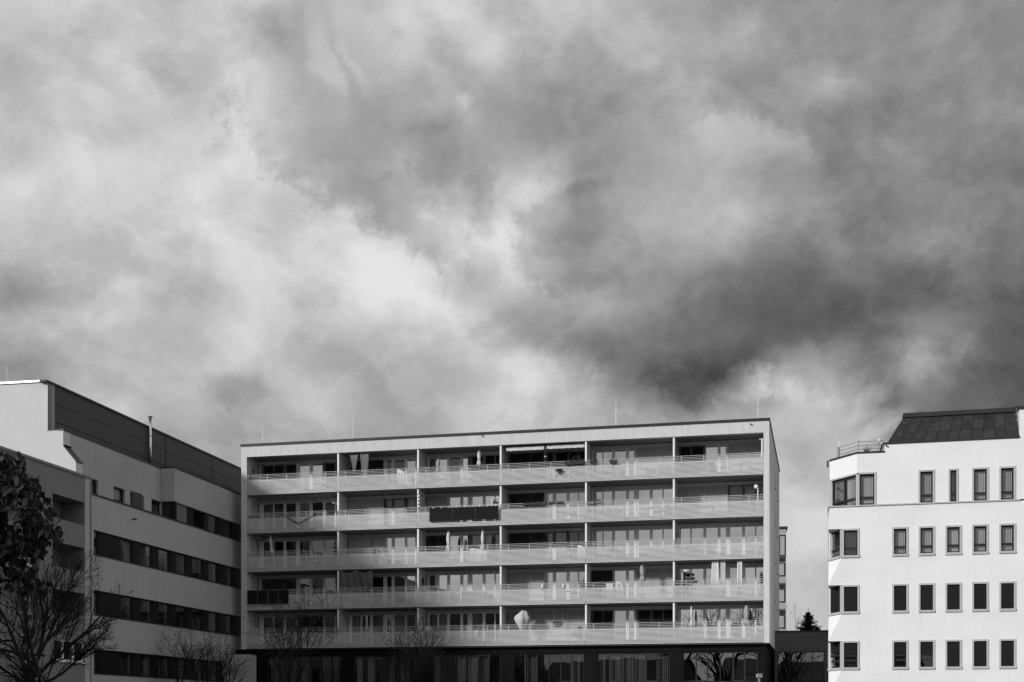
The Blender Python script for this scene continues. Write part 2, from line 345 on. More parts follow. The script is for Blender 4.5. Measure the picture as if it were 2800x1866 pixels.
def holes_wall(mb, x0, x1, z0, z1, holes, y=0.0, dep=0.25, fn=None):
    """flat wall with rectangular openings and their reveals; fn maps (s, depth, z) to a point"""
    fn = fn or (lambda s_, d_, z_: (s_, d_, z_))
    xs = sorted({x0, x1} | {h[0] for h in holes} | {h[1] for h in holes}); zs = sorted({z0, z1} | {h[2] for h in holes} | {h[3] for h in holes})
    xs = [x for x in xs if x0 - 1e-6 <= x <= x1 + 1e-6]; zs = [z for z in zs if z0 - 1e-6 <= z <= z1 + 1e-6]
    for i in range(len(xs) - 1):
        for j in range(len(zs) - 1):
            cx = (xs[i] + xs[i + 1]) / 2; cz = (zs[j] + zs[j + 1]) / 2
            if any(h[0] < cx < h[1] and h[2] < cz < h[3] for h in holes): continue
            mb.quad(fn(xs[i], y, zs[j]), fn(xs[i + 1], y, zs[j]), fn(xs[i + 1], y, zs[j + 1]), fn(xs[i], y, zs[j + 1]))
    for a, b, c, d in holes:
        mb.quad(fn(a, y, c), fn(a, y + dep, c), fn(a, y + dep, d), fn(a, y, d)); mb.quad(fn(b, y, c), fn(b, y + dep, c), fn(b, y + dep, d), fn(b, y, d))
        mb.quad(fn(a, y, c), fn(b, y, c), fn(b, y + dep, c), fn(a, y + dep, c)); mb.quad(fn(a, y, d), fn(b, y, d), fn(b, y + dep, d), fn(a, y + dep, d))
    return mb

# ------------------------------------------------------------------ ground
def ground_z(y): return -1.6 + 2.4 * min(max((y - 40) / 42.0, 0), 1)
g = MB(); ys = [-2500, -400, -60, 0, 20, 40, 50, 60, 70, 82, 100, 160, 400, 2500]; xs = [-2500, -400, -80, -40, -20, 0, 20, 40, 80, 400, 2500]
for a in range(len(xs) - 1):
    for b in range(len(ys) - 1):
        g.quad(*[(x, y, ground_z(y)) for x, y in ((xs[a], ys[b]), (xs[a + 1], ys[b]), (xs[a + 1], ys[b + 1]), (xs[a], ys[b + 1]))])
part('ground', g, GROUND, None, kind='structure')

# ------------------------------------------------------------------ apartment building with balconies
MO = Vector((-20.4953, 101.3, 0)); MRZ = R(-13.245); ML = 39.28
def mw(x, y, z):
    c, s = math.cos(MRZ), math.sin(MRZ)
    return (MO.x + c * x - s * y, MO.y + s * x + c * y, z)
AB = thing('apartment_building', 'long pale apartment block with five storeys of slatted balconies above a dark ground floor', 'building', MO, MRZ)
ZB = [16.73, 13.83, 10.93, 8.03, 5.12]                  # lower edge of each balcony front, top storey first
TOPZ = 19.63
SOF = [TOPZ] + [z - 0.05 for z in ZB[:-1]]              # ceiling of each loggia
PX = [7.74, 13.95, 20.19, 26.44, 32.69]
part('parapet', MB().box(0, ML, 0, 0.45, 19.62, 20.42), WHITE, AB)
for x0, x1 in ((0, 0.45), (38.89, ML)):
    part('side_pier', MB().box(x0, x1, 0, 0.45, 5.10, 19.618), WHITE, AB)
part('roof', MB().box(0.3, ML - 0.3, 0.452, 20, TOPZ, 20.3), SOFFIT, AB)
fl = MB().box(-0.05, ML + 0.05, -0.05, 0.5, 20.42, 20.61).box(ML - 0.45, ML + 0.05, 0.5, 20.05, 20.42, 20.61).box(-0.05, 0.45, 0.5, 20.05, 20.42, 20.61)
fl.box(-0.06, ML + 0.06, -0.062, -0.052, 20.5, 20.512)
part('roof_flashing', fl, FLASH, AB)
# blank left flank, right flank with slit windows, rear
part('side_wall', MB().box(0, 0.3, 0.452, 20, 5.10, 20.418), WHITE, AB)
slits = []
for k, zb in enumerate(ZB):
    slits += [(10.8, 11.35, zb + 0.85, zb + 2.15), (14.4, 14.95, zb + 0.45, zb + 2.05)]
sw = MB(); holes_wall(sw, 0.452, 20, 5.10, 20.418, slits, 0, 0.22, lambda s_, d_, z_: (ML - d_, s_, z_))
part('side_wall', sw, WHITE, AB)
for a, b, c, d in slits:
    w = part('slit_window', MB().box(ML - 0.2, ML - 0.16, a, b, c, d), DFRAME, AB)
    part('sill', MB().box(ML - 0.15, ML + 0.05, a - 0.03, b + 0.03, c - 0.05, c - 0.002), DFRAME, w)
part('rear_wall', MB().box(0.3, ML - 0.3, 19.7, 19.99, 0.6, TOPZ - 0.002), WHITE, AB)
# loggia slabs, partitions
for k, zb in enumerate(ZB):
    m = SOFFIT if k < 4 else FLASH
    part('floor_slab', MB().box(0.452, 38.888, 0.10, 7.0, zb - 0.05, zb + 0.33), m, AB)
    for px in PX:
        part('partition_wall', MB().box(px - 0.055, px + 0.055, 0.14, 1.99, zb + 0.332, SOF[k] - 0.002), WHITE_IN, AB)
        part('partition_edge', MB().box(px - 0.06, px + 0.06, 0.08, 0.138, zb + 0.34, SOF[k] - 0.012), EDGE, AB)
    part('loggia_side', MB().box(0.452, 0.50, 0.46, 1.99, zb + 0.332, SOF[k] - 0.002), WHITE_IN, AB)
    part('lintel', MB().box(0.502, 38.888, 2.0, 2.4, SOF[k] - 0.28, SOF[k] - 0.004), WHITE_IN, AB)
    part('shadow_gap', MB().box(0.502, 38.888, 1.985, 1.998, SOF[k] - 0.03, SOF[k] - 0.004), DFRAME, AB)
    part('room', MB().box(0.5, 38.8, 5.2, 5.4, zb + 0.34, SOF[k] - 0.004), ROOM, AB)
# glazing: (x0, x1) of the panes of each bay
BAYS = [
 [(.89, 1.66), (1.76, 2.52), (2.74, 3.53), (3.86, 4.66), (4.89, 5.74), (5.91, 6.69), (6.79, 7.64)],
 [(8.1, 8.77), (8.87, 9.54), (9.74, 10.58), (10.88, 11.24), (11.46, 12.27), (12.46, 13.09), (13.19, 13.86)],
 [(14.22, 14.81), (14.96, 15.58), (15.8, 16.59), (16.81, 17.16), (17.52, 18.31), (18.53, 19.21), (19.3, 20.1)],
 [(20.46, 21.1), (21.2, 21.85), (22.06, 22.88), (23.27, 23.61), (23.85, 24.64), (24.86, 25.48), (25.56, 26.35)],
 [(26.63, 27.28), (27.36, 27.99), (28.2, 29.01), (29.22, 29.59), (29.94, 30.73), (30.94, 31.65), (31.74, 32.6)],
 [(32.94, 33.64), (33.75, 34.57), (34.78, 35.58), (35.78, 36.15), (36.47, 37.3), (37.51, 38.19), (38.29, 38.82)]]
BX = [(0.51, 7.68), (7.80, 13.89), (14.01, 20.13), (20.25, 26.38), (26.50, 32.63), (32.75, 38.88)]
# blinds: storey -> bay -> list of (x0, x1, kind, drop share)
BL = {
 0: {0: [(.86, 3.6, 'o', 1), (5.82, 7.66, 'o', 1)], 1: [(8.05, 10.62, 'd', 1)], 2: [(17.3, 20.12, 'o', 1)], 3: [(20.4, 22.95, 'd', 1), (23.1, 24.7, 'o', .5), (24.76, 26.36, 'o', 1)], 4: [(29.82, 32.62, 'l', 1)], 5: [(32.9, 34.66, 'o', 1), (36.33, 38.86, 'l', 1)]},
 1: {1: [(8.0, 10.66, 'l', 1), (10.72, 12.34, 'o', .27), (12.4, 13.88, 'o', 1)], 2: [(14.1, 15.62, 'l', 1)], 3: [(20.38, 23.0, 'd', 1)], 5: [(32.85, 34.66, 'l', 1), (34.7, 36.28, 'l', 1), (36.33, 38.86, 'o', 1)]},
 2: {1: [(8.0, 10.66, 'l', 1)], 2: [(14.1, 15.62, 'd', 1), (17.3, 20.12, 'o', 1)], 3: [(20.38, 23.0, 'd', 1), (23.06, 24.7, 'o', .42), (24.76, 26.36, 'o', 1)]},
 3: {0: [(.86, 3.6, 'o', 1)], 3: [(20.38, 23.0, 'l', 1)], 4: [(26.54, 28.06, 'd', 1), (29.82, 32.62, 'l', 1)]},
 4: {0: [(3.78, 5.8, 'o', 1)], 3: [(20.38, 23.0, 'l', 1), (23.06, 24.7, 'g', 1), (24.76, 26.36, 'g', 1)], 4: [(26.54, 28.06, 'o', 1), (29.82, 32.62, 'o', 1)]}}
CURTAINS = {0: {2: [0]}, 1: {0: [5], 4: [2], 3: [5]}, 2: {4: [6]}, 3: {0: [3, 4, 5], 2: [0, 5], 5: [3, 4, 6]}, 4: {0: [0, 2, 6], 1: [0, 1, 2, 3, 4], 2: [0, 1, 3, 4], 5: [0]}}
DIM = {0: {1: [3, 4], 2: [0, 2]}, 1: {0: [0, 1, 2, 4]}, 2: {0: [0, 1, 2, 3]}, 3: {0: [4, 6], 1: [2, 3, 4], 2: [0]}, 4: {0: [0, 1, 2, 5, 6], 1: [0, 2, 4, 5, 6], 2: [0, 1, 2, 3, 4, 5, 6]}}    # opened panes, and panes given low-mirror glass to imitate a dark reflection
def pleats(x0, x1, y, z0, z1, amp=0.035, n=None, pinch=None):
    n = n or max(3, int((x1 - x0) / 0.13)); ph = random.random() * 6
    def fn(a, b):
        x = x0 + (x1 - x0) * a
        if pinch:
            c = pinch[0]; w = 1 + (pinch[1] - 1) * (1 - b) ** 0.8; x = c + (x - c) * w
        return (x, y + amp * math.sin(2 * PI * n * a + ph) + 0.3 * amp * math.sin(5.3 * n * a + ph), z0 + (z1 - z0) * b)
    return MB().sheet(fn, n * 6, 6)
for k, zb in enumerate(ZB):
    z0 = zb + 0.36; z1 = SOF[k] - 0.282
    for b, panes in enumerate(BAYS):
        bx0, bx1 = BX[b]; f = MB(); prev = bx0
        for (x0, x1) in panes + [(bx1, bx1)]:
            if x0 - prev > 0.02:
                w = x0 - prev
                if w > 0.3:      # a fixed frame and a sash frame side by side
                    f.box(prev, prev + w * .52, 2.14, 2.23, z0, z1); f.box(prev + w * .56, x0, 2.16, 2.23, z0, z1)
                elif w > 0.15:
                    f.box(prev, prev + w * .45, 2.14, 2.23, z0, z1); f.box(prev + w * .5, x0, 2.155, 2.23, z0, z1)
                else: f.box(prev, x0, 2.14, 2.23, z0, z1)
            prev = x1
        for (x0, x1) in panes:
            f.box(x0, x1, 2.16, 2.23, z0, z0 + 0.09); f.box(x0, x1, 2.16, 2.23, z1 - 0.05, z1)
        win_o = part('window', f, FRAME, AB)
        for i, (x0, x1) in enumerate(panes):
            part('pane', MB().quad((x0, 2.20, z0 + .09), (x1, 2.20, z0 + .09), (x1, 2.20, z1 - .05), (x0, 2.20, z1 - .05)), G_DARK if i in DIM.get(k, {}).get(b, []) else G_MAIN, win_o)
            if i in CURTAINS.get(k, {}).get(b, []):
                part('curtain', pleats(x0, x1, 2.36, z0 + .02, z1), CURT if random.random() < .6 else CURT_D, win_o, smooth=True)
        for (x0, x1, kd, drop) in BL.get(k, {}).get(b, []):
            m_ = MB(); zt = z1; zl = z1 - (z1 - z0) * drop
            if kd in 'lg':
                n = int((zt - zl) / 0.072)
                for i in range(n):
                    za = zt - i * 0.072; m_.quad((x0, 1.955, za - .004), (x1, 1.955, za - .004), (x1, 1.935, za - .070), (x0, 1.935, za - .070))
                for cx in [x0 + (x1 - x0) * q for q in (.12, .4, .68, .94)]: m_.box(cx - .008, cx + .008, 1.925, 1.935, zl, zt)
            else:
                st = 0.072 if kd == 'o' else 0.066; n = int((zt - zl) / st)
                for i in range(n):
                    za = zt - i * st
                    if kd == 'o': m_.quad((x0, 1.975, za - .008), (x1, 1.975, za - .008), (x1, 1.92, za - .058), (x0, 1.92, za - .058))
                    else: m_.quad((x0, 1.965, za - .002), (x1, 1.965, za - .002), (x1, 1.925, za - .064), (x0, 1.925, za - .064))
                if drop < 1: m_.box(x0, x1, 1.91, 1.97, zl - .09, zl)
            for cx in (x0, x1): m_.box(cx - .02, cx + .02, 1.90, 1.99, z0, zt)
            part('venetian_blind', m_, {'l': BLIND_L, 'g': BLIND_L, 'o': BLIND_D, 'd': BLIND_D}[kd], AB)
# balcony fronts: slats and tubular rails in three lengths per storey
SEG = [(0.452, 13.94), (13.96, 26.43), (26.45, 38.888)]
slat_me = []; rail_me = []
for (a, b) in SEG:
    slat_me.append(MB().poly([(a, -.012, 0), (b, -.012, 0), (b, -.012, .050), (a, -.012, .050)]).poly([(a, .012, 0), (b, .012, 0), (b, .012, .050), (a, .012, .050)]).quad((a, -.012, .050), (b, -.012, .050), (b, .012, .050), (a, .012, .050)).quad((a, -.012, 0), (b, -.012, 0), (b, .012, 0), (a, .012, 0)).mesh('slat'))
    rail_me.append(MB().tube([(a, 0, 0), (b, 0, 0)], 0.016, 6).mesh('handrail'))
for k, zb in enumerate(ZB):
    p = MB(); x = 0.55
    while x < 38.85:
        p.box(x - .022, x + .022, .022, .062, zb + .02, zb + 1.515); x += 1.556
    p.box(0.452, 38.888, .016, .05, zb + 1.075, zb + 1.115)
    rl = part('balcony_railing', p, RAILM, AB)
    for s_ in range(3):
        for i in range(13):
            link('slat', slat_me[s_], SLATM, rl, (0, -.012, zb + 0.015 + i * 0.0825))
        for zz in (1.165, 1.275, 1.385, 1.5):
            link('handrail', rail_me[s_], RAILM, rl, (0, 0, zb + zz))
# dark ground floor
GW = [[(2.06, 2.83), (2.95, 3.57), (3.77, 4.51), (4.57, 5.36), (5.52, 6.13), (6.29, 7.05), (7.13, 7.92)],
      [(8.95, 9.73), (9.87, 10.5), (10.63, 11.43), (11.5, 12.26), (12.35, 13.17), (13.22, 13.98)],
      [(15.02, 15.8), (15.97, 16.58), (16.75, 17.49), (17.58, 18.35), (18.51, 19.14), (19.28, 20.07)],
      [(21.14, 21.9), (22.0, 22.79), (22.84, 23.67), (23.7, 24.53), (24.58, 25.28), (25.44, 26.21)],
      [(27.27, 28.06), (28.16, 28.89), (28.97, 29.78), (29.81, 30.64), (30.74, 31.44), (31.5, 32.32)],
      [(33.35, 34.19), (34.27, 34.98), (35.06, 35.87), (35.92, 36.73), (36.83, 37.53), (37.62, 38.43)]]
gh = [(q[0][0] - .05, q[-1][1] + .05, 2.42, 4.55) for q in GW]
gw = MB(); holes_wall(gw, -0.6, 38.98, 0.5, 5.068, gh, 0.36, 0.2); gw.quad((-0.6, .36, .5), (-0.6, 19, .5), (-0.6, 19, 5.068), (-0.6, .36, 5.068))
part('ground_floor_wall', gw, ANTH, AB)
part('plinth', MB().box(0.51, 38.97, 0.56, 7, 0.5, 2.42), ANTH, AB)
part('room', MB().box(0.6, 38.8, 4.2, 4.3, 2.42, 5.06), ROOM, AB)
for z in (4.57, 4.82):
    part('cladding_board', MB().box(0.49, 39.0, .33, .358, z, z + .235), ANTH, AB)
for i in range(8):
    z = 2.36 + i * .275
    part('cladding_board', MB().box(38.52, 39.0, .335, .357, z, z + .262), ANTH, AB)
for i in range(10):
    z = 2.34 + i * .275
    if z + .26 < 5.07: part('cladding_board', MB().box(38.985, 39.02, .34, 19, z, z + .262), ANTH, AB)
part('soffit_lip', MB().box(0.02, 39.26, 0.02, 0.34, 5.02, 5.098), FLASH, AB)
for gi, q in enumerate(GW):
    f = MB(); prev = q[0][0] - .05
    for (x0, x1) in q + [(q[-1][1] + .05,) * 2]:
        if x0 > prev + .01: f.box(prev, x0, .42, .52, 2.43, 4.54)
        prev = x1
    for i, (x0, x1) in enumerate(q):
        sash = 0.10 if (x1 - x0) < 0.74 else 0.03
        f.box(x0, x1, .44, .52, 2.43, 2.45 + sash); f.box(x0, x1, .44, .52, 4.5 - sash * .7, 4.54)
    wo_ = part('window', f, DFRAME, AB)
    for i, (x0, x1) in enumerate(q):
        part('pane', MB().quad((x0, .48, 2.5), (x1, .48, 2.5), (x1, .48, 4.45), (x0, .48, 4.45)), G_DARK if gi < 5 else G_LINK, wo_)
        r = random.random()
        if gi < 5 and r < .58: part('curtain', pleats(x0, x0 + (x1 - x0) * random.choice((1, 1, 1, .6)), .75, 2.45, 4.5, .03), (random.choice((CURT, CURT_D)) if gi < 3 else CURT_G), wo_, smooth=True)  # sunlight offset in the cloth colour: paler in shaded groups, darker in sunlit
# roof rods, spouts
for x, zt in ((1.36, 22.34), (8.63, 22.8), (18.45, 22.88), (28.48, 22.89), (38.47, 22.3)):
    part('lightning_rod', MB().tube([(x, 0.9, 20.3), (x, .9, zt - 1.1), (x, .9, zt)], [.028, .022, .010], 6), EDGE, AB)
for x, z in ((18.88, 20.33), (38.03, 20.22)):
    part('overflow_spout', MB().tube([(x, 0.02, z), (x, -.14, z - .01)], .048, 10), BLACK, AB)
# plastered block in front of the dark ground floor, far left
gbk = thing('annex_block', 'low grey plastered block standing at the foot of the apartment building, far left', 'wall', mw(-1.6, -1.2, 0.7), MRZ)
part('wall', MB().box(0, 2.75, 0, 1.4, 0, 3.95), PL_LEFT, gbk)
part('coping', MB().box(-.03, 2.78, -.03, 1.43, 3.95, 4.0), FLASH, gbk)

# ------------------------------------------------------------------ dark link with mirror glass
LK = thing('link_building', 'low dark link with tall mirror panes between the pale and the white block', 'building', mw(39.3, 10.4, 0), MRZ)
lw = MB(); holes_wall(lw, 0, 12, 0.5, 6.45, [(0.17, 3.66, 1.2, 4.95)], 0, .12); lw.box(0, 12, 6, 6.4, .5, 6.45); lw.quad((0, 0, 6.45), (12, 0, 6.45), (12, 6, 6.45), (0, 6, 6.45))
part('wall', lw, LINKM, LK)
part('coping', MB().box(-.02, 12, -.04, .3, 6.452, 6.56), FLASH, LK)
f = MB().box(.17, .23, .03, .12, 1.2, 4.95).box(3.60, 3.66, .03, .12, 1.2, 4.95).box(.23, 3.6, .03, .12, 4.88, 4.95).box(.23, 3.6, .03, .12, 1.2, 1.28)
for x in (1.06, 1.91, 2.76): f.box(x - .025, x + .025, .03, .12, 1.28, 4.88)
lwin = part('window', f, DFRAME, LK)
for a, b in ((.23, 1.035), (1.085, 1.885), (1.935, 2.735), (2.785, 3.6)):
    part('pane', MB().quad((a, .08, 1.28), (b, .08, 1.28), (b, .08, 4.88), (a, .08, 4.88)), G_LINK, lwin)
part('room', MB().box(.1, 3.7, 1.6, 1.7, 1, 5), ROOM, LK)

# ------------------------------------------------------------------ tower behind
TW = thing('tower_block', 'tall slim panel tower seen edge-on behind the pale apartment block', 'building', (22.0, 150, 0), R(-9))
part('wall', MB().box(0, 8.55, .06, 14, 0, 20.9), TOWERP, TW)
part('roof_edge', MB().box(-.1, 8.72, -.1, 14.1, 20.9, 21.12), FLASH, TW)
for i in range(7):
    z = 19.6 - i * 2.9 + .1
    if z < 1: break
    if i == 0:
        w = part('window', MB().box(7.1, 8.5, 0, .058, z - 1.9, z + .5), DFRAME, TW)
        part('pane', MB().box(7.2, 7.75, -.012, -.002, z - 1.75, z + .35), TOWERP, w); part('pane', MB().box(7.9, 8.38, -.012, -.002, z - 1.75, z + .35), TOWERP, w)
    w = part('window', MB().box(7.2, 8.45, 0, .058, z - 4.1, z - 2.6), DFRAME, TW)
    part('pane', MB().box(7.32, 8.32, -.012, -.002, z - 3.98, z - 2.72), TOWERP, w)
    w = part('window', MB().box(7.2, 8.45, 0, .058, z - 2.55, z - 2.05) if i else MB().box(7.2, 8.45, 0, .058, z - 2.5, z - 2.0), DFRAME, TW)
    part('wall_panel', MB().box(7.15, 8.5, .0, .058, z - 1.99, z - 1.92), BANDL, TW)

# ------------------------------------------------------------------ left office building
LRZ = math.atan2(.9794, .2018); LK1 = 1.0210
LO = Vector((-42.2 + .206 * 79.7, 79.7, 0))
OB = thing('office_building', 'grey rendered office building with dark ribbon windows and a dark metal top storey', 'building', LO, LRZ)
X = lambda Y: (Y - 79.7) * LK1
XE = X(103.4)
BANDS = [(9.87, 11.37), (6.2, 7.72), (2.62, 4.12)]
# lower wall, one piece per spandrel
zlev = [(0.3, 2.62), (4.12, 6.2), (7.72, 9.87), (11.37, 13.46)]
for z0, z1 in zlev:
    part('spandrel_wall', MB().box(X(81.4), XE, 0, .4, z0, z1), PL_LEFT, OB)
part('corner_wall', MB().box(.8, X(81.4) - .001, 0, .4, .3, 13.46), PL_LEFT, OB)
part('end_wall', MB().box(XE + .002, XE + 1.4, .5, 12, .3, 17.0), FLASH, OB)
part('coping', MB().box(.8, X(92.14), -.05, .42, 13.462, 13.56).box(X(92.14), XE, -.05, .02, 13.462, 13.56), FLASH, OB)
part('terrace_floor', MB().box(.8, X(92.4), .42, 1.03, 13.3, 13.45), SOFFIT, OB)
part('core_wall', MB().box(.8, XE, .42, 12, 0.3, 13.3), FLASH, OB)
FIX = [(81.6, 82.25), (85.0, 86.55), (87.6, 89.2), (90.1, 91.75), (92.65, 94.3), (95.2, 96.95), (97.8, 99.5), (100.4, 102.1)]
for bi, (z0, z1) in enumerate(BANDS):
    part('window_backing', MB().box(X(81.4), XE, .34, .41, z0, z1), DFRAME, OB)
    part('sill', MB().box(X(81.4), XE, -.04, .3, z0 - .03, z0 + .02), FLASH, OB)
    prev = 81.42
    for (a, b) in FIX:
        if a - prev > .1:
            part('window_panel', MB().box(X(prev) + .03, X(a) - .03, .16, .335, z0 + .03, z1 - .01), BANDP, OB)
        fr = MB().box(X(a), X(b), .2, .3, z0 + .02, z0 + .1).box(X(a), X(b), .2, .3, z1 - .09, z1 - .01).box(X(a), X(a) + .09, .2, .3, z0 + .1, z1 - .09).box(X(b) - .09, X(b), .2, .3, z0 + .1, z1 - .09)
        w = part('window', fr, DFRAME, OB)
        part('pane', MB().quad((X(a) + .09, .26, z0 + .1), (X(b) - .09, .26, z0 + .1), (X(b) - .09, .26, z1 - .09), (X(a) + .09, .26, z1 - .09)), G_DARK, w)
        if random.random() < .85:
            xa = X(b) - .12 - random.choice((.28, .4, .5, .8)); part('curtain', pleats(xa, X(b) - .1, .31, z0 + .1, z1 - .1, .012, 3), CURT if random.random() < .25 else CURT_D, w)
        prev = b
    part('window_panel', MB().box(X(prev) + .03, XE, .16, .335, z0 + .03, z1 - .01), BANDP, OB)
# upper storey: set back to the bend, then flush
UW = [(X(82.95), X(83.75), 13.5, 14.8), (X(85.67), X(87.17), 13.5, 14.8), (X(87.95), X(89.75), 13.5, 14.8), (X(90.8), X(92.25), 13.5, 14.82)]
uw = MB(); holes_wall(uw, .8, X(92.4), 13.45, 17.1, UW, 1.03, .25)
part('upper_wall', uw, PL_UP, OB)
for i, (a, b, c, d) in enumerate(UW):
    w = part('window', MB().box(a, a + .08, 1.18, 1.28, c, d).box(b - .08, b, 1.18, 1.28, c, d).box(a + .08, b - .08, 1.18, 1.28, d - .1, d), DFRAME, OB)
    part('pane', MB().quad((a + .08, 1.24, c), (b - .08, 1.24, c), (b - .08, 1.24, d - .1), (a + .08, 1.24, d - .1)), G_DARK, w)
    part('curtain', pleats(a + .1, b - .1, 1.30, c, d - .3, .015, 7), CURT_D, w)
    part('window_backing', MB().box(a, b, 1.4, 1.45, c, d), DFRAME, OB)
sh = part('shutter_leaf', MB().box(X(87.86), X(89.22), .90, .95, 13.5, 14.85), PENT, OB)
for z in (13.8, 14.6): part('hinge', MB().box(X(87.8), X(87.9), .9, 1.0, z, z + .1), DFRAME, sh)
part('jog_wall', MB().prism([(X(92.14), 0), (X(92.14) + .3, 0), (X(92.4), 1.028), (X(92.4) - .3, 1.028)], 14.83, 17.1), PL_UP, OB)
part('upper_wall', MB().box(X(92.14) + .302, XE, 0, .4, 14.8, 17.1), PL_UP, OB)
part('upper_roof', MB().box(.8, X(92.3), 1.06, 12, 16.8, 17.0).box(X(92.4), XE, .4, 12, 16.8, 17.0), FLASH, OB)
part('window_backing', MB().box(X(92.5), XE, .34, .41, 13.57, 14.8).prism([(X(92.14) + .3, .05), (X(92.14) + .32, .4), (X(92.4), 1.1), (X(92.4) - .1, 1.1)], 13.57, 14.83), DFRAME, OB)
for (a, b, m_) in ((92.2, 92.7, BANDP), (92.75, 94.28, BANDL), (94.35, 95.4, BANDP), (97.05, 97.7, BANDP), (99.5, 100.2, BANDP), (101.9, 103.38, BANDP)):
    part('window_panel', MB().box(X(a), X(b), .14, .335, 13.58, 14.78), m_, OB)
lv = MB()
for i in range(16): z = 13.62 + i * .072; lv.quad((X(95.5), .2, z), (X(96.95), .2, z), (X(96.95), .28, z + .05), (X(95.5), .28, z + .05))
part('louvre', lv, BANDP, OB)
for a, b in ((97.75, 99.45), (100.25, 101.85)):
    w = part('window', MB().box(X(a), X(a) + .08, .2, .3, 13.6, 14.78).box(X(b) - .08, X(b), .2, .3, 13.6, 14.78), DFRAME, OB)
    part('pane', MB().quad((X(a) + .08, .25, 13.6), (X(b) - .08, .25, 13.6), (X(b) - .08, .25, 14.78), (X(a) + .08, .25, 14.78)), G_DARK, w)
cop = MB().box(-.04, X(92.14) - .02, .98, 1.3, 17.1, 17.2).box(X(92.14), XE + .02, -.05, .3, 17.1, 17.2)
cop.prism([(X(92.14), -.05), (X(92.14) + .25, .3), (X(92.4), 1.3), (X(92.14) - .02, 1.3), (X(92.14) - .02, .98)], 17.1, 17.198)
part('parapet_coping', cop, FLASH, OB)
# metal top storey of cassettes
PY = 2.05
part('penthouse_core', MB().box(X(80.4), X(112), PY + .06, 12, 17.0, 20.0), FLASH, OB)
part('corner_trim', MB().box(.02, X(80.38), PY, PY + .5, 17.1, 20.0), PL_UP, OB)
cells = [(80.42, 87.18), (87.5, 94.83), (94.93, 102.48), (102.58, 108.3), (108.4, 112)]
for (a, b) in cells:
    for (z0, z1) in ((17.0, 17.82), (17.85, 18.93), (18.96, 20.0)):
        pm = MB()
        zz = z0
        while zz < z1 - .03:          # fine horizontal ribs
            h = min(.135, z1 - zz); pm.box(X(a), X(b), PY, PY + .055, zz, zz + h - .006); zz += h
        part('metal_cassette', pm, PENT, OB)
part('joint_cover', MB().box(X(87.2), X(87.48), PY - .01, PY + .05, 17.0, 20.0), PENT, OB)
part('roof_flashing', MB().box(X(79.45), X(112), PY - .09, PY + .4, 20.0, 20.12).box(-.03, .85, PY + .4, 14, 20.0, 20.14), FLASH, OB)
part('gable_coping', MB().box(-.07, -.032, PY - .05, 14, 20.04, 20.16), STEEL, OB)
for a, b in ((98.95, 102.65), (105.2, 106.5)):
    w = part('window', MB().box(X(a), X(b), PY - .03, PY - .002, 17.25, 18.3), DFRAME, OB)
    part('pane', MB().box(X(a) + .1, X(b) - .1, PY - .045, PY - .032, 17.25, 18.18), BANDP, w)
part('downpipe', MB().tube([(X(108.2), PY - .08, 17.3), (X(108.2), PY - .08, 19.9)], .05, 8), METAL, OB)
# stepped gable slab facing the square
prof = [(14, .3), (14, 20.0), (PY, 20.0), (PY, 17.14), (1.03, 17.14), (1.03, 16.15), (.2, 15.18), (.2, .3)]
gm = MB(); n_ = len(prof)
for xx in (0.0, .8): gm.poly([(xx, y, z) for y, z in prof])
for i in range(n_):
    (ya, za), (yb, zb_) = prof[i], prof[(i + 1) % n_]; gm.quad((0, ya, za), (.8, ya, za), (.8, yb, zb_), (0, yb, zb_))
part('gable_wall', gm, PL_GABLE, OB)
for (ya, za), (yb, zb_) in (((1.01, 16.2), (.17, 15.22)), ((PY, 17.17), (.99, 17.17))):
    fm = MB(); fm.v = [(x, y, z) for y, z in ((ya, za - .05), (yb, zb_ - .05), (yb, zb_), (ya, za)) for x in (-.03, .83)]
    fm.f = [(0, 2, 4, 6), (1, 3, 5, 7), (0, 1, 3, 2), (4, 5, 7, 6), (2, 3, 5, 4), (0, 1, 7, 6)]
    part('gable_flashing', fm, FLASH, OB)
part('gable_flashing', MB().box(-.03, .83, .9, 1.02, 16.201, 16.24), FLASH, OB)
# steel flue, rods, spout
fc = part('flue_pipe', MB().tube([(X(92.23), PY - .18, 17.0), (X(92.23), PY - .18, 20.65)], .11, 14), STEEL, OB, smooth=True)
part('rain_cap', MB().lathe([(.03, 20.80), (.17, 20.77), (.18, 20.74), (.10, 20.72), (.10, 20.6)], 16, (X(92.23), PY - .18, 0)), METAL, fc)
for z in (18.25, 19.4): part('pipe_collar', MB().lathe([(.118, z), (.125, z + .02), (.118, z + .05)], 14, (X(92.23), PY - .18, 0)), METAL, fc)
for (y_, zt) in ((83.6, 21.3), (89.5, 21.3)): part('lightning_rod', MB().tube([(X(y_), PY + 1, 20), (X(y_), PY + 1, zt)], .015, 5), EDGE, OB)
part('lightning_rod', MB().tube([(.4, 5.0, 20), (.4, 5.0, 21.3)], .015, 5), EDGE, OB)
part('overflow_spout', MB().tube([(X(86.2), 0.02, 12.72), (X(86.2), -.3, 12.70)], .05, 8), BLACK, OB)

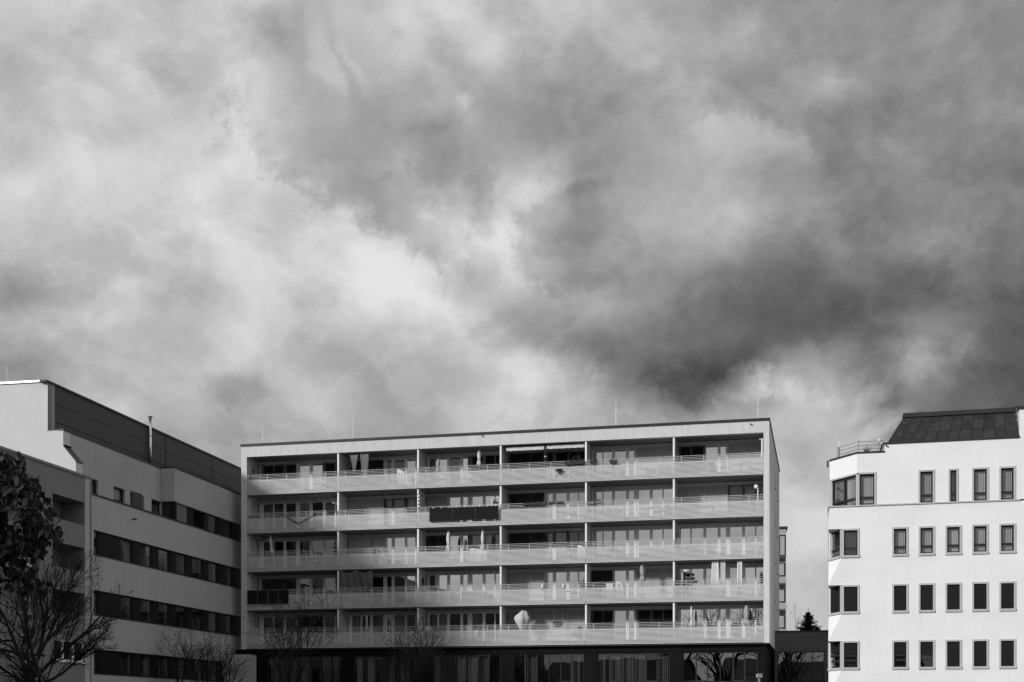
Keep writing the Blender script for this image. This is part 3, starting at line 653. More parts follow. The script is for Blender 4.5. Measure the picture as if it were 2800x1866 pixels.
# ------------------------------------------------------------------ apartment wing on the left
WO = Vector((-41.5 + .206 * 79.7, 79.7, 0))
WG = thing('apartment_wing', 'darker rendered flat-roofed apartment house with recessed balconies behind the bare tree, far left', 'building', WO, LRZ)
OPEN = [(X(75.56), X(79.0), 11.27, 12.62), (X(75.56), X(79.0), 8.52, 9.93), (X(75.56), X(79.0), 5.95, 7.24)]
W1 = [(X(72.5), X(73.5), z, z + 1.55) for z in (11.0, 8.3, 5.65, 2.95)]
W2 = [(X(75.7), X(79.03), 3.2, 4.43)]
W3 = [(X(y_), X(y_ + 1.05), z, z + 1.5) for y_ in (68.2, 63.5, 59) for z in (11.0, 8.3, 5.65, 2.95)]
wm = MB(); holes_wall(wm, X(5), -.01, -1.2, 14.12, OPEN + W1 + W2 + W3, 0, .22)  # carried on unseen towards the camera so that it shades the near tree
part('wall', wm, PL_WING, WG)
part('roof', MB().box(X(5), -.01, .25, 11, 13.8, 14.05), FLASH, WG)
part('rear_wall', MB().box(X(5), -.01, 10.7, 11, -1.2, 13.79), PL_WING, WG)
part('end_wall', MB().box(-.3, -.012, .26, 10.69, -1.2, 13.79), PL_WING, WG)
part('end_wall', MB().box(X(5), X(5) + .3, .26, 10.69, -1.2, 13.79), PL_WING, WG)
part('roof_coping', MB().box(X(5), .02, -.07, .3, 14.12, 14.26), METAL, WG)
part('corner_strip', MB().box(X(79.02), -.012, -.02, -.002, -1, 14.115), PL_LEFT, WG)
part('downpipe', MB().tube([(X(79.62), -.06, -1), (X(79.62), -.06, 14.0)], .03, 6), METAL, WG)
for (a, b, c, d) in OPEN:
    part('loggia', MB().quad((a, 1.5, c - .9), (b, 1.5, c - .9), (b, 1.5, d), (a, 1.5, d)).quad((a, .22, d), (b, .22, d), (b, 1.5, d), (a, 1.5, d)).quad((b, .22, c - .9), (b, 1.5, c - .9), (b, 1.5, d), (b, .22, d)).quad((a, .22, c - .9), (a, 1.5, c - .9), (a, 1.5, d), (a, .22, d)).quad((a, .22, c - .9), (b, .22, c - .9), (b, 1.5, c - .9), (a, 1.5, c - .9)), PL_WING, WG)
    w = part('balcony_door', MB().box(a + .2, a + 1.3, 1.40, 1.48, c - .85, d - .15), FRAME, WG)
    part('pane', MB().box(a + .3, a + 1.2, 1.37, 1.398, c - .75, d - .25), BANDP, w)
for (a, b, c, d) in W1 + W3 + W2:
    n_ = 3 if b - a > 2 else 1; f = MB().box(a, b, .1, .18, c, c + .09).box(a, b, .1, .18, d - .09, d)
    for i in range(n_ + 1):
        cx = a + (b - a) * i / n_; f.box(max(a, cx - .09), min(b, cx + .09), .1, .18, c + .09, d - .09)
    w = part('window', f, FRAME, WG)
    part('sill', MB().box(a - .05, b + .05, -.09, .1, c - .08, c - .002), EDGE, w)
    for i in range(n_):
        x0 = a + (b - a) * i / n_ + .09; x1 = a + (b - a) * (i + 1) / n_ - .09
        part('pane', MB().quad((x0, .15, c + .09), (x1, .15, c + .09), (x1, .15, d - .09), (x0, .15, d - .09)), G_DARK, w)
    part('window_backing', MB().box(a, b, .3, .35, c, d), ROOM, WG)

# ------------------------------------------------------------------ white office building on the right
RO = Vector((18.43, 78.0, 0)); RRZ = math.atan2(-.2416, .9703)
WB = thing('white_building', 'bright white rendered office block with stone-framed windows and a dark mansard roof, right', 'building', RO, RRZ)
def plane_fn(p0, p1):
    a = Vector((p0[0], p0[1], 0)); d = Vector((p1[0] - p0[0], p1[1] - p0[1], 0)); L_ = d.length; d.normalize(); n = Vector((-d.y, d.x, 0))
    return (lambda s_, t_, z_: tuple(a + d * s_ + n * t_ + Vector((0, 0, z_)))), L_
def pbox(mb, fn, s0, s1, t0, t1, z0, z1):
    i = len(mb.v)
    mb.v += [fn(s, t, z) for z in (z0, z1) for s, t in ((s0, t0), (s1, t0), (s1, t1), (s0, t1))]
    mb.f += [(i, i + 3, i + 2, i + 1), (i + 4, i + 5, i + 6, i + 7)] + [(i + k, i + (k + 1) % 4, i + 4 + (k + 1) % 4, i + 4 + k) for k in range(4)]
def office_window(fn, s0, s1, z0, z1, mode, sides='lrtb', transom=True, muls=()):
    """outer size of the stone surround; mode: v vertical blind, s shutter, h half shutter, c clear"""
    q = .10; a, b, c, d = s0 + (q if 'l' in sides else 0), s1 - (q if 'r' in sides else 0), z0 + (.13 if 'b' in sides else 0.02), z1 - (q if 't' in sides else 0)
    f = MB(); fw = .075
    pbox(f, fn, a, a + fw, .10, .20, c, d); pbox(f, fn, b - fw, b, .10, .20, c, d); pbox(f, fn, a + fw, b - fw, .10, .20, c, c + fw); pbox(f, fn, a + fw, b - fw, .10, .20, d - fw * 1.3, d)
    if transom: pbox(f, fn, a + fw, b - fw, .09, .20, c + .36, c + .47)
    for mu in muls: pbox(f, fn, mu - .06, mu + .06, .09, .20, c + fw, d - fw)
    w = part('window', f, DFRAME, WB)
    s = MB()
    if 'l' in sides: pbox(s, fn, s0, a, -.04, .16, z0, z1)
    if 'r' in sides: pbox(s, fn, b, s1, -.04, .16, z0, z1)
    if 't' in sides: pbox(s, fn, a, b, -.04, .16, d, z1)
    if 'b' in sides: pbox(s, fn, s0 - .0, s1 + .0, -.075, .16, z0 - .002, c)
    if s.v: part('stone_surround', s, STONE, w)
    g_ = MB(); g_.quad(fn(a + fw, .15, c + fw), fn(b - fw, .15, c + fw), fn(b - fw, .15, d - fw), fn(a + fw, .15, d - fw))
    if mode not in 's': part('pane', g_, G_RIGHT, w)
    bk = MB(); pbox(bk, fn, a - .02, b + .02, .95, 1.0, c, d); pbox(bk, fn, a - .03, a - .01, .2, .95, c, d); pbox(bk, fn, b + .01, b + .03, .2, .95, c, d); pbox(bk, fn, a, b, .2, .95, d + .001, d + .03); pbox(bk, fn, a, b, .2, .95, c - .03, c - .001)
    part('room', bk, ROOM, w)
    if mode == 'v':
        v = MB(); n = int((b - a) / .10); tw = random.uniform(.2, .9)
        for i in range(n):
            cx = a + fw + (i + .5) * (b - a - 2 * fw) / n; ang = tw + .25 * math.sin(i * .35 + random.random())
            dx, dy = .052 * math.cos(ang), .052 * math.sin(ang)
            v.quad(fn(cx - dx, .27 + dy, c + .05), fn(cx + dx, .27 - dy, c + .05), fn(cx + dx, .27 - dy, d - .05), fn(cx - dx, .27 + dy, d - .05))
        part('vertical_blind', v, VBL, w)
    if mode in 'sh':
        v = MB(); zl = c if mode == 's' else c + (d - c) * .52; st = .068; n = int((d - zl) / st)
        for i in range(n):
            z = d - i * st; pbox(v, fn, a + .02, b - .02, .03, .075, z - .046, z); v.quad(fn(a + .02, .085, z - st), fn(b - .02, .085, z - st), fn(b - .02, .085, z - .046), fn(a + .02, .085, z - .046))
        if mode == 'h': pbox(v, fn, a + .02, b - .02, .02, .08, zl - .12, zl)
        part('roller_shutter', v, SHUT, w)
    return w
FR, _ = plane_fn((0, 0), (30, 0))
WX = [3.58, 5.04, 6.5, 7.95, 9.41]
top_w = [(5.03, 5.92), (6.67, 7.21), (7.95, 8.85), (9.41, 10.29)]
ROWS = [(9.23, 10.91), (5.97, 7.64), (2.72, 4.39), (-.55, 1.1)]
hs = [(a, b, 12.21, 14.14) for a, b in top_w]
for z0, z1 in ROWS: hs += [(x, x + .89, z0, z1) for x in WX] + [(.74, 1.75, z0, z1)]
xs2 = [11.3 + 1.46 * i for i in range(8)]
for z0, z1 in ROWS: hs += [(x, x + .89, z0, z1) for x in xs2]
hs += [(1.62, 2.69, 12.25, 14.14)]
rw = MB()
holes_wall(rw, .74, 24, -1, 12.18, [h for h in hs if h[3] < 12], 0, .16)
holes_wall(rw, 1.62, 10.48, 12.26, 15.25, [h for h in hs if h[2] > 12.2 and h[0] > 1.5], 0, .16)
holes_wall(rw, 3.16, 10.48, 15.25, 15.72, [], 0, .16)
rw.quad((3.16, 0, 15.25), (3.16, 2.5, 15.25), (3.16, 2.5, 15.72), (3.16, 0, 15.72))
holes_wall(rw, 10.48, 24, 12.26, 17.32, [(x, x + .89, 12.4, 14.14) for x in xs2], -.012, .16)
rw.quad((10.48, -.012, 15.7), (10.35, 1.2, 17.0), (10.48, 1.2, 17.32), (10.48, -.012, 17.32)); rw.quad((10.48, 0, 15.6), (10.48, 3, 15.6), (10.48, 3, 17.32), (10.48, 0, 17.32))
CH = 1.6
# corner: square under every window head, splayed at the sills
rw.quad((0, 0, 10.91), (.74, 0, 10.91), (.74, 0, 12.18), (0, 0, 12.18)); rw.quad((0, 0, 10.91), (0, CH, 10.91), (0, CH, 12.18), (0, 0, 12.18))
for i, (z0, z1) in enumerate(ROWS):
    rw.tri((0, 0, z1), (.74, 0, z1), (0, CH, z1))
    zb_ = ROWS[i + 1][1] if i < 3 else -1
    rw.tri((0, 0, zb_), (.74, 0, zb_), (.74, 0, z0)); rw.tri((0, 0, zb_), (.74, 0, z0), (0, CH, z0)); rw.tri((0, 0, zb_), (0, CH, z0), (0, CH, zb_))
fnc_low, Lc = plane_fn((0, CH), (.74, 0)); fnc_top, Lt = plane_fn((.06, 2.05), (1.62, 0))
for z0, z1 in ROWS: holes_wall(rw, 0, Lc, z0, z1, [(.2, Lc - .16, z0 + .001, z1 - .001)], 0, .16, fnc_low)
holes_wall(rw, 0, Lt, 12.26, 15.25, [(.16, Lt - .02, 12.27, 14.14)], 0, .16, fnc_top)
rw.quad((0, CH, -1), (0, 16, -1), (0, 16, 12.18), (0, CH, 12.18)); rw.quad((.06, 2.05, 12.26), (.06, 16, 12.26), (.06, 16, 15.25), (.06, 2.05, 15.25))
part('wall', rw, PL_RIGHT, WB)
part('rear_wall', MB().box(.1, 24, 15.5, 16, -1, 15.2), PL_RIGHT, WB)
part('flat_roof', MB().prism([(1.7, .1), (24, .1), (24, 15.9), (.2, 15.9), (.2, 2.1)], 15.05, 15.2), FLASH, WB)
part('floor', MB().prism([(.8, .2), (24, .2), (24, 15.9), (.1, 15.9), (.1, 2.0)], 11.9, 12.1), FLASH, WB)
cn = MB()
for i in range(9):
    a = -.05 + i * 1.176; cn.box(a, a + 1.17, -.07, .4, 12.182, 12.258)
cn.prism([(-.05, .4), (1.6, .4), (.1, 2.2), (-.05, 2.2)], 12.182, 12.257).box(-.055, 0.0, -.07, 8, 12.0, 12.18)
part('stone_ledge', cn, STONE, WB)
# windows
for (a, b) in top_w: office_window(FR, a, b, 12.26, 14.14, 'v' if b - a > .6 else 'c', 'lrt')
office_window(FR, 1.62 + .13, 2.69, 12.26, 14.14, 'v', 'rt')
tp = MB(); tp.prism([(1.62 - .06, .08), (1.62, -.03), (1.76, -.03), (1.76, .16), (1.6, .16)], 12.26, 14.03); part('corner_post', tp, STONE, WB)
office_window(fnc_top, .02, Lt - .06, 12.26, 14.14, 'v', 'lt', True, (1.3,))
modes = ['vvvvv', 'sssss', 'hhsss', 'ccccc']; cm = ['c', 's', 'h', 'c']
for r_, (z0, z1) in enumerate(ROWS):
    for i, x in enumerate(WX): office_window(FR, x, x + .89, z0, z1, modes[r_][i])
    office_window(FR, .88, 1.75, z0, z1, cm[r_], 'rtb')
    office_window(fnc_low, .0, Lc - .1, z0, z1, 'v' if r_ == 0 else cm[r_], 'lb')
    cp = MB(); cp.prism([(.66, .16), (.70, -.03), (.885, -.03), (.885, .16)], z0 + .02, z1 - .1).box(.72, .885, -.04, .16, z1 - .1, z1).box(.70, .885, -.075, .16, z0 - .002, z0 + .13)
    part('corner_post', cp, STONE, WB)
    for x in xs2: office_window(FR, x, x + .89, z0, z1, 's')
for x in xs2: office_window(FR, x, x + .89, 12.4, 14.14, 'v')
# dark mansard of standing-seam sheets
b0, b1, t0, t1, zb_, zt = 3.32, 10.46, 4.25, 10.33, 15.80, 17.42; yb, yt = -.04, 1.0
ne = 11
for i in range(ne):
    u0, u1 = i / ne, (i + 1) / ne
    P_ = lambda u, v: ((b0 + (b1 - b0) * u) * (1 - v) + (t0 + (t1 - t0) * u) * v, yb + (yt - yb) * v, zb_ + (zt - zb_) * v)
    for (v0, v1) in ((0, .32 + .1 * ((i * 7) % 5) / 5), (.33 + .1 * ((i * 7) % 5) / 5, .72 + .05 * (i % 3)), (.73 + .05 * (i % 3), 1)):
        pm = MB(); off = random.uniform(0, .012)
        pts = [P_(u0, v0), P_(u1, v0), P_(u1, v1), P_(u0, v1)]
        pm.poly([(p[0], p[1] - off, p[2]) for p in pts])
        part('roof_sheet', pm, ROOFM, WB)
    part('standing_seam', MB().tube([Vector(P_(u1, 0)) + Vector((0, -.03, 0)), Vector(P_(u1, 1)) + Vector((0, -.025, 0))], .019, 5), FLASH, WB)
part('roof_hip', MB().quad((b0, yb, zb_), (b0 - .3, 4, zb_), (t0, 4, zt), (t0, yt, zt)), ROOFM, WB)
part('roof_top', MB().box(t0, t1, yt + .05, 6, zt - .1, zt), FLASH, WB)
part('roof_flashing', MB().box(t0 - .06, t1 + .08, yt - .12, yt + .2, zt - .02, zt + .10).box(t0 - .03, t1 + .08, yt - .06, yt + .2, zt + .10, zt + .24), FLASH, WB)
part('eaves_strip', MB().box(3.08, 10.5, -.08, .1, 15.722, 15.80), FLASH, WB)
part('parapet_coping', MB().box(10.42, 24, -.07, .4, 17.322, 17.5).quad((t1, yt - .1, zt + .24), (10.45, -.06, 17.5), (10.45, .3, 17.5), (t1, yt + .2, zt + .24)), FLASH, WB)
tcn = MB(); d_ = (fnc_top(0, -.06, 0), fnc_top(Lt + .02, -.06, 0), (3.16, -.06, 0), (3.16, .25, 0), (1.75, .25, 0), fnc_top(0, .25, 0))
part('terrace_coping', tcn.prism([(p[0], p[1]) for p in d_], 15.252, 15.34), FLASH, WB)
part('downpipe', MB().tube([(3.12, .05, 15.74), (3.02, -.02, 15.66), (2.95, .1, 15.4), (2.95, .15, 15.3)], .055, 8), BLACK, WB)
part('overflow_spout', MB().tube([(3.25, .02, 15.62), (3.25, -.16, 15.61)], .045, 8), BLACK, WB)
part('gutter', MB().tube([(-.06, 2.1, 14.9), (-.06, 2.1, 15.3)], .05, 6), BLACK, WB)
# terrace railing and plants
TR = thing('terrace_railing', 'thin metal railing round the roof terrace at the corner of the white block', 'railing', RO, RRZ)
pth = [fnc_top(.55, .16, 0), fnc_top(.72, .12, 0), fnc_top(Lt - .02, .12, 0), (1.80, .14, 0), (2.85, .14, 0), (3.1, .14, 0)]
for zz in (15.52, 15.73, 15.96): part('rail', MB().tube([(p[0], p[1], zz) for p in pth], .016, 6), METAL, TR)
for p in (pth[0], pth[1], pth[2], pth[4], pth[5]): part('post', MB().box(p[0] - .02, p[0] + .02, p[1] - .02, p[1] + .02, 15.34, 15.98), METAL, TR)
def rw_(x, y, z):
    c, s = math.cos(RRZ), math.sin(RRZ); return (RO.x + c * x - s * y, RO.y + s * x + c * y, z)
lp = thing('flood_lamp', 'small round lamp on the terrace railing beside the mansard roof', 'lamp', rw_(2.86, .1, 15.96), RRZ)
part('lamp_head', MB().lathe([(.02, .08), (.06, .06), (.07, 0), (.05, -.05), (.01, -.06)], 10), EDGE, lp); part('bracket', MB().tube([(0, 0, -.05), (0.02, .02, -.3)], .012, 5), METAL, lp)
mp_ = thing('antenna_mast', 'white antenna mast at the left end of the white block terrace', 'antenna', rw_(.62, 1.6, 15.2), RRZ)
part('mast', MB().tube([(0, 0, 0), (0, 0, .75)], .035, 8), EDGE, mp_); part('mast_tip', MB().tube([(0, 0, .75), (0, 0, 1.15)], .018, 6), EDGE, mp_)

# ------------------------------------------------------------------ trees, shrubs
def grow(mb, p, d, L_, r, lev, rng, spec, tips=None):
    """one limb as a bent tapering tube, then its side shoots"""
    n = max(3, int(L_ / spec['seg'])); pts = [p.copy()]; dirs = [d.copy()]; q = p.copy(); dd = d.copy()
    for i in range(n):
        dd = (dd + Vector((rng.gauss(0, 1), rng.gauss(0, 1), rng.gauss(0, .6))) * spec['wob'] + Vector((0, 0, spec['up'][min(lev, len(spec['up']) - 1)]))).normalized()
        q = q + dd * (L_ / n); pts.append(q.copy()); dirs.append(dd.copy())
    r1 = max(r * spec['taper'], spec['rmin'])
    mb.tube(pts, [r + (r1 - r) * i / n for i in range(n + 1)], 7 if r > .06 else (5 if r > .02 else 3), cap=False)
    if lev >= spec['levels']:
        if tips is not None: tips += pts[1:]
        return
    kids = spec['kids'][min(lev, len(spec['kids']) - 1)]
    for c in range(kids):
        t = spec['start'] + (1 - spec['start']) * (c + rng.random()) / kids; i = min(n, max(1, int(t * n)))
        base = pts[i]; ax = dirs[i]; side = ax.cross(Vector((rng.gauss(0, 1), rng.gauss(0, 1), rng.gauss(0, 1)))).normalized()
        a = R(rng.uniform(*spec['ang'])); nd = (ax * math.cos(a) + side * math.sin(a)).normalized()
        rr = max((r + (r1 - r) * i / n) * spec['rk'], spec['rmin'])
        grow(mb, base, nd, L_ * rng.uniform(*spec['lk']) * (1.15 - .35 * t), rr, lev + 1, rng, spec, tips)
def bare_tree(label, name, loc, dirs, spec, seed, barkm, group=None, cat='tree'):
    rng = random.Random(seed); t = thing(name, label, cat, loc, 0, group)
    first = True; tips = []
    for (p, d, L_, r) in dirs:
        mb = MB(); grow(mb, Vector(p), Vector(d).normalized(), L_, r, 0 if not first or len(dirs) == 1 else 0, rng, spec, tips)
        part('trunk' if first else 'limb', mb, barkm, t); first = False
    return t, tips
def leaf_cloud(t, tips, n, size, m, rng, name='foliage', spread=.12):
    mb = MB()
    for i in range(n):
        c = rng.choice(tips) + Vector((rng.gauss(0, spread), rng.gauss(0, spread), rng.gauss(0, spread)))
        a = Vector((rng.gauss(0, 1), rng.gauss(0, 1), rng.gauss(0, 1))).normalized() * size * rng.uniform(.6, 1.2); b = a.cross(Vector((rng.gauss(0, 1), rng.gauss(0, 1), rng.gauss(0, 1)))).normalized() * size * .4
        mb.quad(c - a * .5, c + b, c + a * .5, c - b)
    return part(name, mb, m, t, kind='stuff')
# broad bare tree in front of the wing
gz = ground_z(54)
sp = dict(seg=.35, wob=.10, up=(.03, .05, .03, .0), taper=.45, rmin=.007, levels=3, kids=(9, 7, 5), start=.2, ang=(14, 42), rk=.48, lk=(.4, .66))
tb, tips = bare_tree('broad bare tree with a fan of dark twigs before the wing, bottom left', 'bare_tree', (-18.9, 54, gz), [
    ((0, 0, 0), (-.12, 0, 1), 3.2, .20), ((-.25, 0, 2.1), (-.75, -.15, .8), 3.6, .085), ((-.3, 0, 2.4), (-.3, .2, 1), 4.0, .09), ((-.32, 0, 2.7), (.22, -.2, 1), 4.2, .09), ((-.28, 0, 2.4), (.75, .1, .75), 3.6, .085),
    ((-.2, 0, 2.0), (.95, -.1, .40), 2.9, .07), ((-.22, 0, 1.9), (-1, .1, .40), 3.4, .07), ((-.35, 0, 2.9), (.5, .5, .9), 3.8, .07), ((-.35, 0, 2.9), (-.6, .4, 1), 3.4, .06)], sp, 11, BARK)
sp2 = dict(seg=.3, wob=.06, up=(.02, .05, .03), taper=.4, rmin=.007, levels=2, kids=(9, 4), start=.3, ang=(25, 60), rk=.45, lk=(.25, .45))
bare_tree('thin young bare tree standing right of the broad bare tree, bottom left', 'young_tree', (-17.4, 51, ground_z(51)), [((0, 0, 0), (-.02, 0, 1), 5.2, .05)], sp2, 5, BARK2)
# shrubs at the foot of the buildings
sp3 = dict(seg=.25, wob=.09, up=(.04, .06, .04), taper=.4, rmin=.009, levels=2, kids=(7, 5), start=.25, ang=(20, 55), rk=.5, lk=(.4, .7))
for (u, Y, top, n, seed, lab, leaves) in (
    (548, 88, 1752, 6, 3, 'round leafless shrub with knobbly twigs in front of the office windows', 500),
    (487, 89, 1732, 3, 8, 'slender upright bare shrub left of the knobbly shrub', 160),
    (625, 90, 1775, 6, 21, 'loose arching bare shrub in the corner before the low plastered block', 0),
    (800, 88, 1655, 7, 31, 'upright shrub with sparse dead leaves in front of the solar-panel balcony', 1500),
    (1128, 89, 1700, 9, 44, 'fan-shaped bare shrub before the second and third balcony bays', 240)):
    x = (u - 1400) / FPX * Y; H = (HV - top) / FPX * Y - ground_z(Y); rng = random.Random(seed)
    ds = []
    for i in range(n):
        a = 2 * PI * i / n + rng.random(); sprd = .26 if n > 3 else .12
        ds.append(((0.1 * math.cos(a), .1 * math.sin(a), 0), (sprd * math.cos(a), sprd * math.sin(a), 1), H * rng.uniform(.72, .9), .045))
    ds[0] = ((0, 0, 0), (0, 0, 1), H * .9, .06)
    t, tips = bare_tree(lab, 'bare_shrub', (x, Y, ground_z(Y)), ds, sp3, seed, BARK, cat='shrub')
    if leaves: leaf_cloud(t, tips, leaves, .11, LEAF2, rng)
# low dark hedge below them
# near tree with large drooping leaves, upper left foreground
NT = thing('leafy_tree', 'near dark tree with large heart-shaped drooping leaves at the left picture edge', 'tree', (-9.0, 18.0, -1.6))
rng = random.Random(2)
part('trunk', MB().tube([(0, 0, 0), (.1, .05, 1.4), (.25, 0, 2.8), (.3, .1, 4.2), (.6, .0, 5.2)], [.17, .15, .13, .10, .05], 9), BARK, NT)
bt = MB(); tips = []
for (p, d, L_, r) in (((.25, 0, 2.9), (1, -.1, .55), 2.3, .05), ((.28, .05, 3.5), (1, .2, .5), 2.3, .05), ((.3, .1, 4.0), (1, -.2, .28), 2.5, .045), ((.25, 0, 2.6), (1, .1, .25), 2.4, .045), ((.3, 0, 3.2), (1, -.3, .35), 2.2, .04), ((.4, 0, 4.6), (1, .1, .15), 2.2, .035), ((.25, 0, 2.5), (1, .3, .12), 2.0, .04)):
    grow(bt, Vector(p), Vector(d).normalized(), L_, r, 0, rng, dict(seg=.2, wob=.09, up=(-.02, -.05, -.05), taper=.4, rmin=.006, levels=2, kids=(7, 3), start=.35, ang=(20, 55), rk=.45, lk=(.25, .45)), tips)
part('branches', bt, BARK, NT)
bk_ = MB(); tips2 = []; r2 = random.Random(3)
for (p, d, L_, r) in (((.25, 0, 2.9), (-1, -.1, .5), 2.3, .05), ((.28, .05, 3.5), (-.8, .6, .5), 2.2, .05), ((.3, .1, 4.0), (-.7, -.7, .4), 2.2, .045), ((.25, 0, 2.7), (-.2, 1, .35), 2.0, .045), ((.3, 0, 3.3), (-.1, -1, .4), 2.0, .045), ((.6, 0, 5.1), (-.3, .2, .8), 1.5, .035)):
    grow(bk_, Vector(p), Vector(d).normalized(), L_, r, 0, r2, dict(seg=.2, wob=.09, up=(-.02, -.05, -.05), taper=.4, rmin=.006, levels=2, kids=(7, 3), start=.35, ang=(20, 55), rk=.45, lk=(.25, .45)), tips2)
part('branches', bk_, BARK, NT)
leaf_me = []
for k in range(5):
    rr = random.Random(40 + k); m_ = MB(); out = [(0, 0), (.30, -.06), (.46, .16), (.42, .42), (.26, .70), (.06, 1.0)]; cup = rr.uniform(.05, .22); curl = rr.uniform(-.25, .35)
    mid = [(0, cup * .2, 0), (0, 0, -.16), (0, .0, -.42), (0, curl * .3, -.7), (0, curl, -1.0)]
    def P3(sx, i):
        a, b = out[i]; return (sx * a, cup * a * 2 + curl * b * b, -b)
    for sx in (-1, 1):
        ring = [P3(sx, i) for i in range(6)]
        m_.tri((0, 0, 0), ring[1], mid[1]); m_.quad(mid[1], ring[1], ring[2], mid[2]); m_.quad(mid[2], ring[2], ring[3], mid[2]) if False else m_.tri(mid[2], ring[2], ring[3]); m_.quad(mid[2], ring[3], ring[4], mid[3]); m_.quad(mid[3], ring[4], ring[5], mid[4])
    m_.tube([(0, 0, 0), (.02, -.05, .25)], .018, 4)
    me = m_.mesh('leaf', True); me.materials.append(LEAF); leaf_me.append(me)
def frame_uv(p):     # where a point of the near tree stands in the photograph
    x, y, z = p.x - 9.0, p.y + 18.0, p.z - 1.6; return 1400 + FPX * x / y, HV - FPX * z / y
n_leaf = 0; rng = random.Random(77)
zone = [t for t in tips if -60 < frame_uv(t)[0] < 215 and 1255 < frame_uv(t)[1] < 1620]
while n_leaf < 290 and zone:
    c = rng.choice(zone) + Vector((rng.gauss(0, .09), rng.gauss(0, .2), rng.gauss(0, .10)))
    u, v = frame_uv(c)
    if u > 60 + (v - 1240) * rng.uniform(.3, .75) or u > 205 or v > 1575 - max(0, u - 60) * .5: continue
    o = link('leaf', rng.choice(leaf_me), None, NT, c); s = rng.uniform(.06, .16); o.scale = (s, s, s)
    o.rotation_euler = (rng.gauss(0, .35), rng.gauss(0, .45), rng.uniform(0, 2 * PI)); n_leaf += 1
far = [t for t in tips if -60 < frame_uv(t)[0] < 190 and 1255 < frame_uv(t)[1] < 1600 and frame_uv(t)[0] < 60 + (frame_uv(t)[1] - 1240) * .55]
fm_ = MB(); rng = random.Random(78)
for i in range(900):
    c = rng.choice(far) + Vector((rng.gauss(0, .10), rng.uniform(-.1, .7), rng.gauss(0, .10))); s = rng.uniform(.07, .15)
    if frame_uv(c)[0] > 60 + (frame_uv(c)[1] - 1240) * rng.uniform(.2, .7): continue
    a = Vector((rng.gauss(0, .35), rng.gauss(0, .35), -1)).normalized() * s; b = a.cross(Vector((rng.gauss(0, 1), rng.gauss(0, 1), 0))).normalized() * s * .42
    fm_.poly([c, c + a * .15 + b * .8, c + a * .4 + b, c + a, c + a * .4 - b, c + a * .15 - b * .8])
rest = tips2 + [t for t in tips if frame_uv(t)[0] < -40]
for i in range(2200):
    c = rng.choice(rest) + Vector((rng.gauss(0, .12), rng.gauss(0, .12), rng.gauss(0, .12))); s = rng.uniform(.08, .16)
    if frame_uv(c)[0] > -10: continue
    a = Vector((rng.gauss(0, .35), rng.gauss(0, .35), -1)).normalized() * s; b = a.cross(Vector((rng.gauss(0, 1), rng.gauss(0, 1), 0))).normalized() * s * .42
    fm_.poly([c, c + a * .15 + b * .8, c + a * .4 + b, c + a, c + a * .4 - b, c + a * .15 - b * .8])
part('inner_leaves', fm_, LEAF, NT, kind='stuff')
# trees beyond the link
def spruce(label, loc, H, W, seed, n=52):
    rng = random.Random(seed); t = thing('spruce_tree', label, 'tree', loc, 0, 'spruces behind the link')
    part('trunk', MB().tube([(0, 0, 0), (0, 0, H * .97)], [H * .018, .02], 7), BARK, t)
    mb = MB()
    for lv_ in range(n):
        f = lv_ / n; z = H * (.12 + .87 * f); Lb = W * (1 - f) ** .8 * rng.uniform(.8, 1.1) + .08
        for k in range(11):
            a = rng.uniform(0, 2 * PI); L_ = Lb * rng.uniform(.55, 1.1); dx, dy = math.cos(a), math.sin(a)
            for s in range(7):
                q = (s + .6) / 7; c = Vector((dx * L_ * q, dy * L_ * q, z - .25 * L_ * q + .38 * L_ * q * q))
                w = (.34 * (1 - q) + .16) * (.5 + .5 * W / 3); tgt = Vector((-dy, dx, 0)) * w * .55; rad = Vector((dx, dy, .1)) * L_ / 7 * .9
                hgt = Vector((0, 0, -w * .5 * rng.uniform(.5, 1.3)))
                mb.quad(c - tgt, c + rad - tgt * .7, c + rad + tgt * .7, c + tgt); mb.quad(c, c + rad, c + rad + hgt, c + hgt)
    mb.tube([(0, 0, H * .93), (0, 0, H * 1.02)], [.05, .015], 5)
    part('needles', mb, NEEDLE, t, kind='stuff')
spruce('taller dark spruce rising above the dark link building', ((2210 - 1400) / FPX * 130, 130, .8), (HV - 1668) / FPX * 130 - .8, 3.6, 4)
spruce('shorter dark spruce right of the taller spruce, above the link', ((2234 - 1400) / FPX * 128, 128, .8), (HV - 1708) / FPX * 128 - .8, 2.6, 9)
sp4 = dict(seg=.8, wob=.035, up=(.03, .10, .08), taper=.3, rmin=.007, levels=2, kids=(9, 3), start=.3, ang=(15, 40), rk=.35, lk=(.14, .26))
for (u, v, lab, seed) in ((2156, 1682, 'thin bare tree beside the panel tower above the link', 2), (2177, 1652, 'tall pale bare poplar left of the spruces above the link', 6), (2188, 1690, 'short bare tree right against the taller spruce above the link', 12)):
    Y = 135.0; H = (HV - v) / FPX * Y - .8
    bare_tree(lab, 'bare_poplar', ((u - 1400) / FPX * Y, Y, .8), [((0, 0, 0), (0, 0, 1), H, .05)], sp4, seed, BARK2)
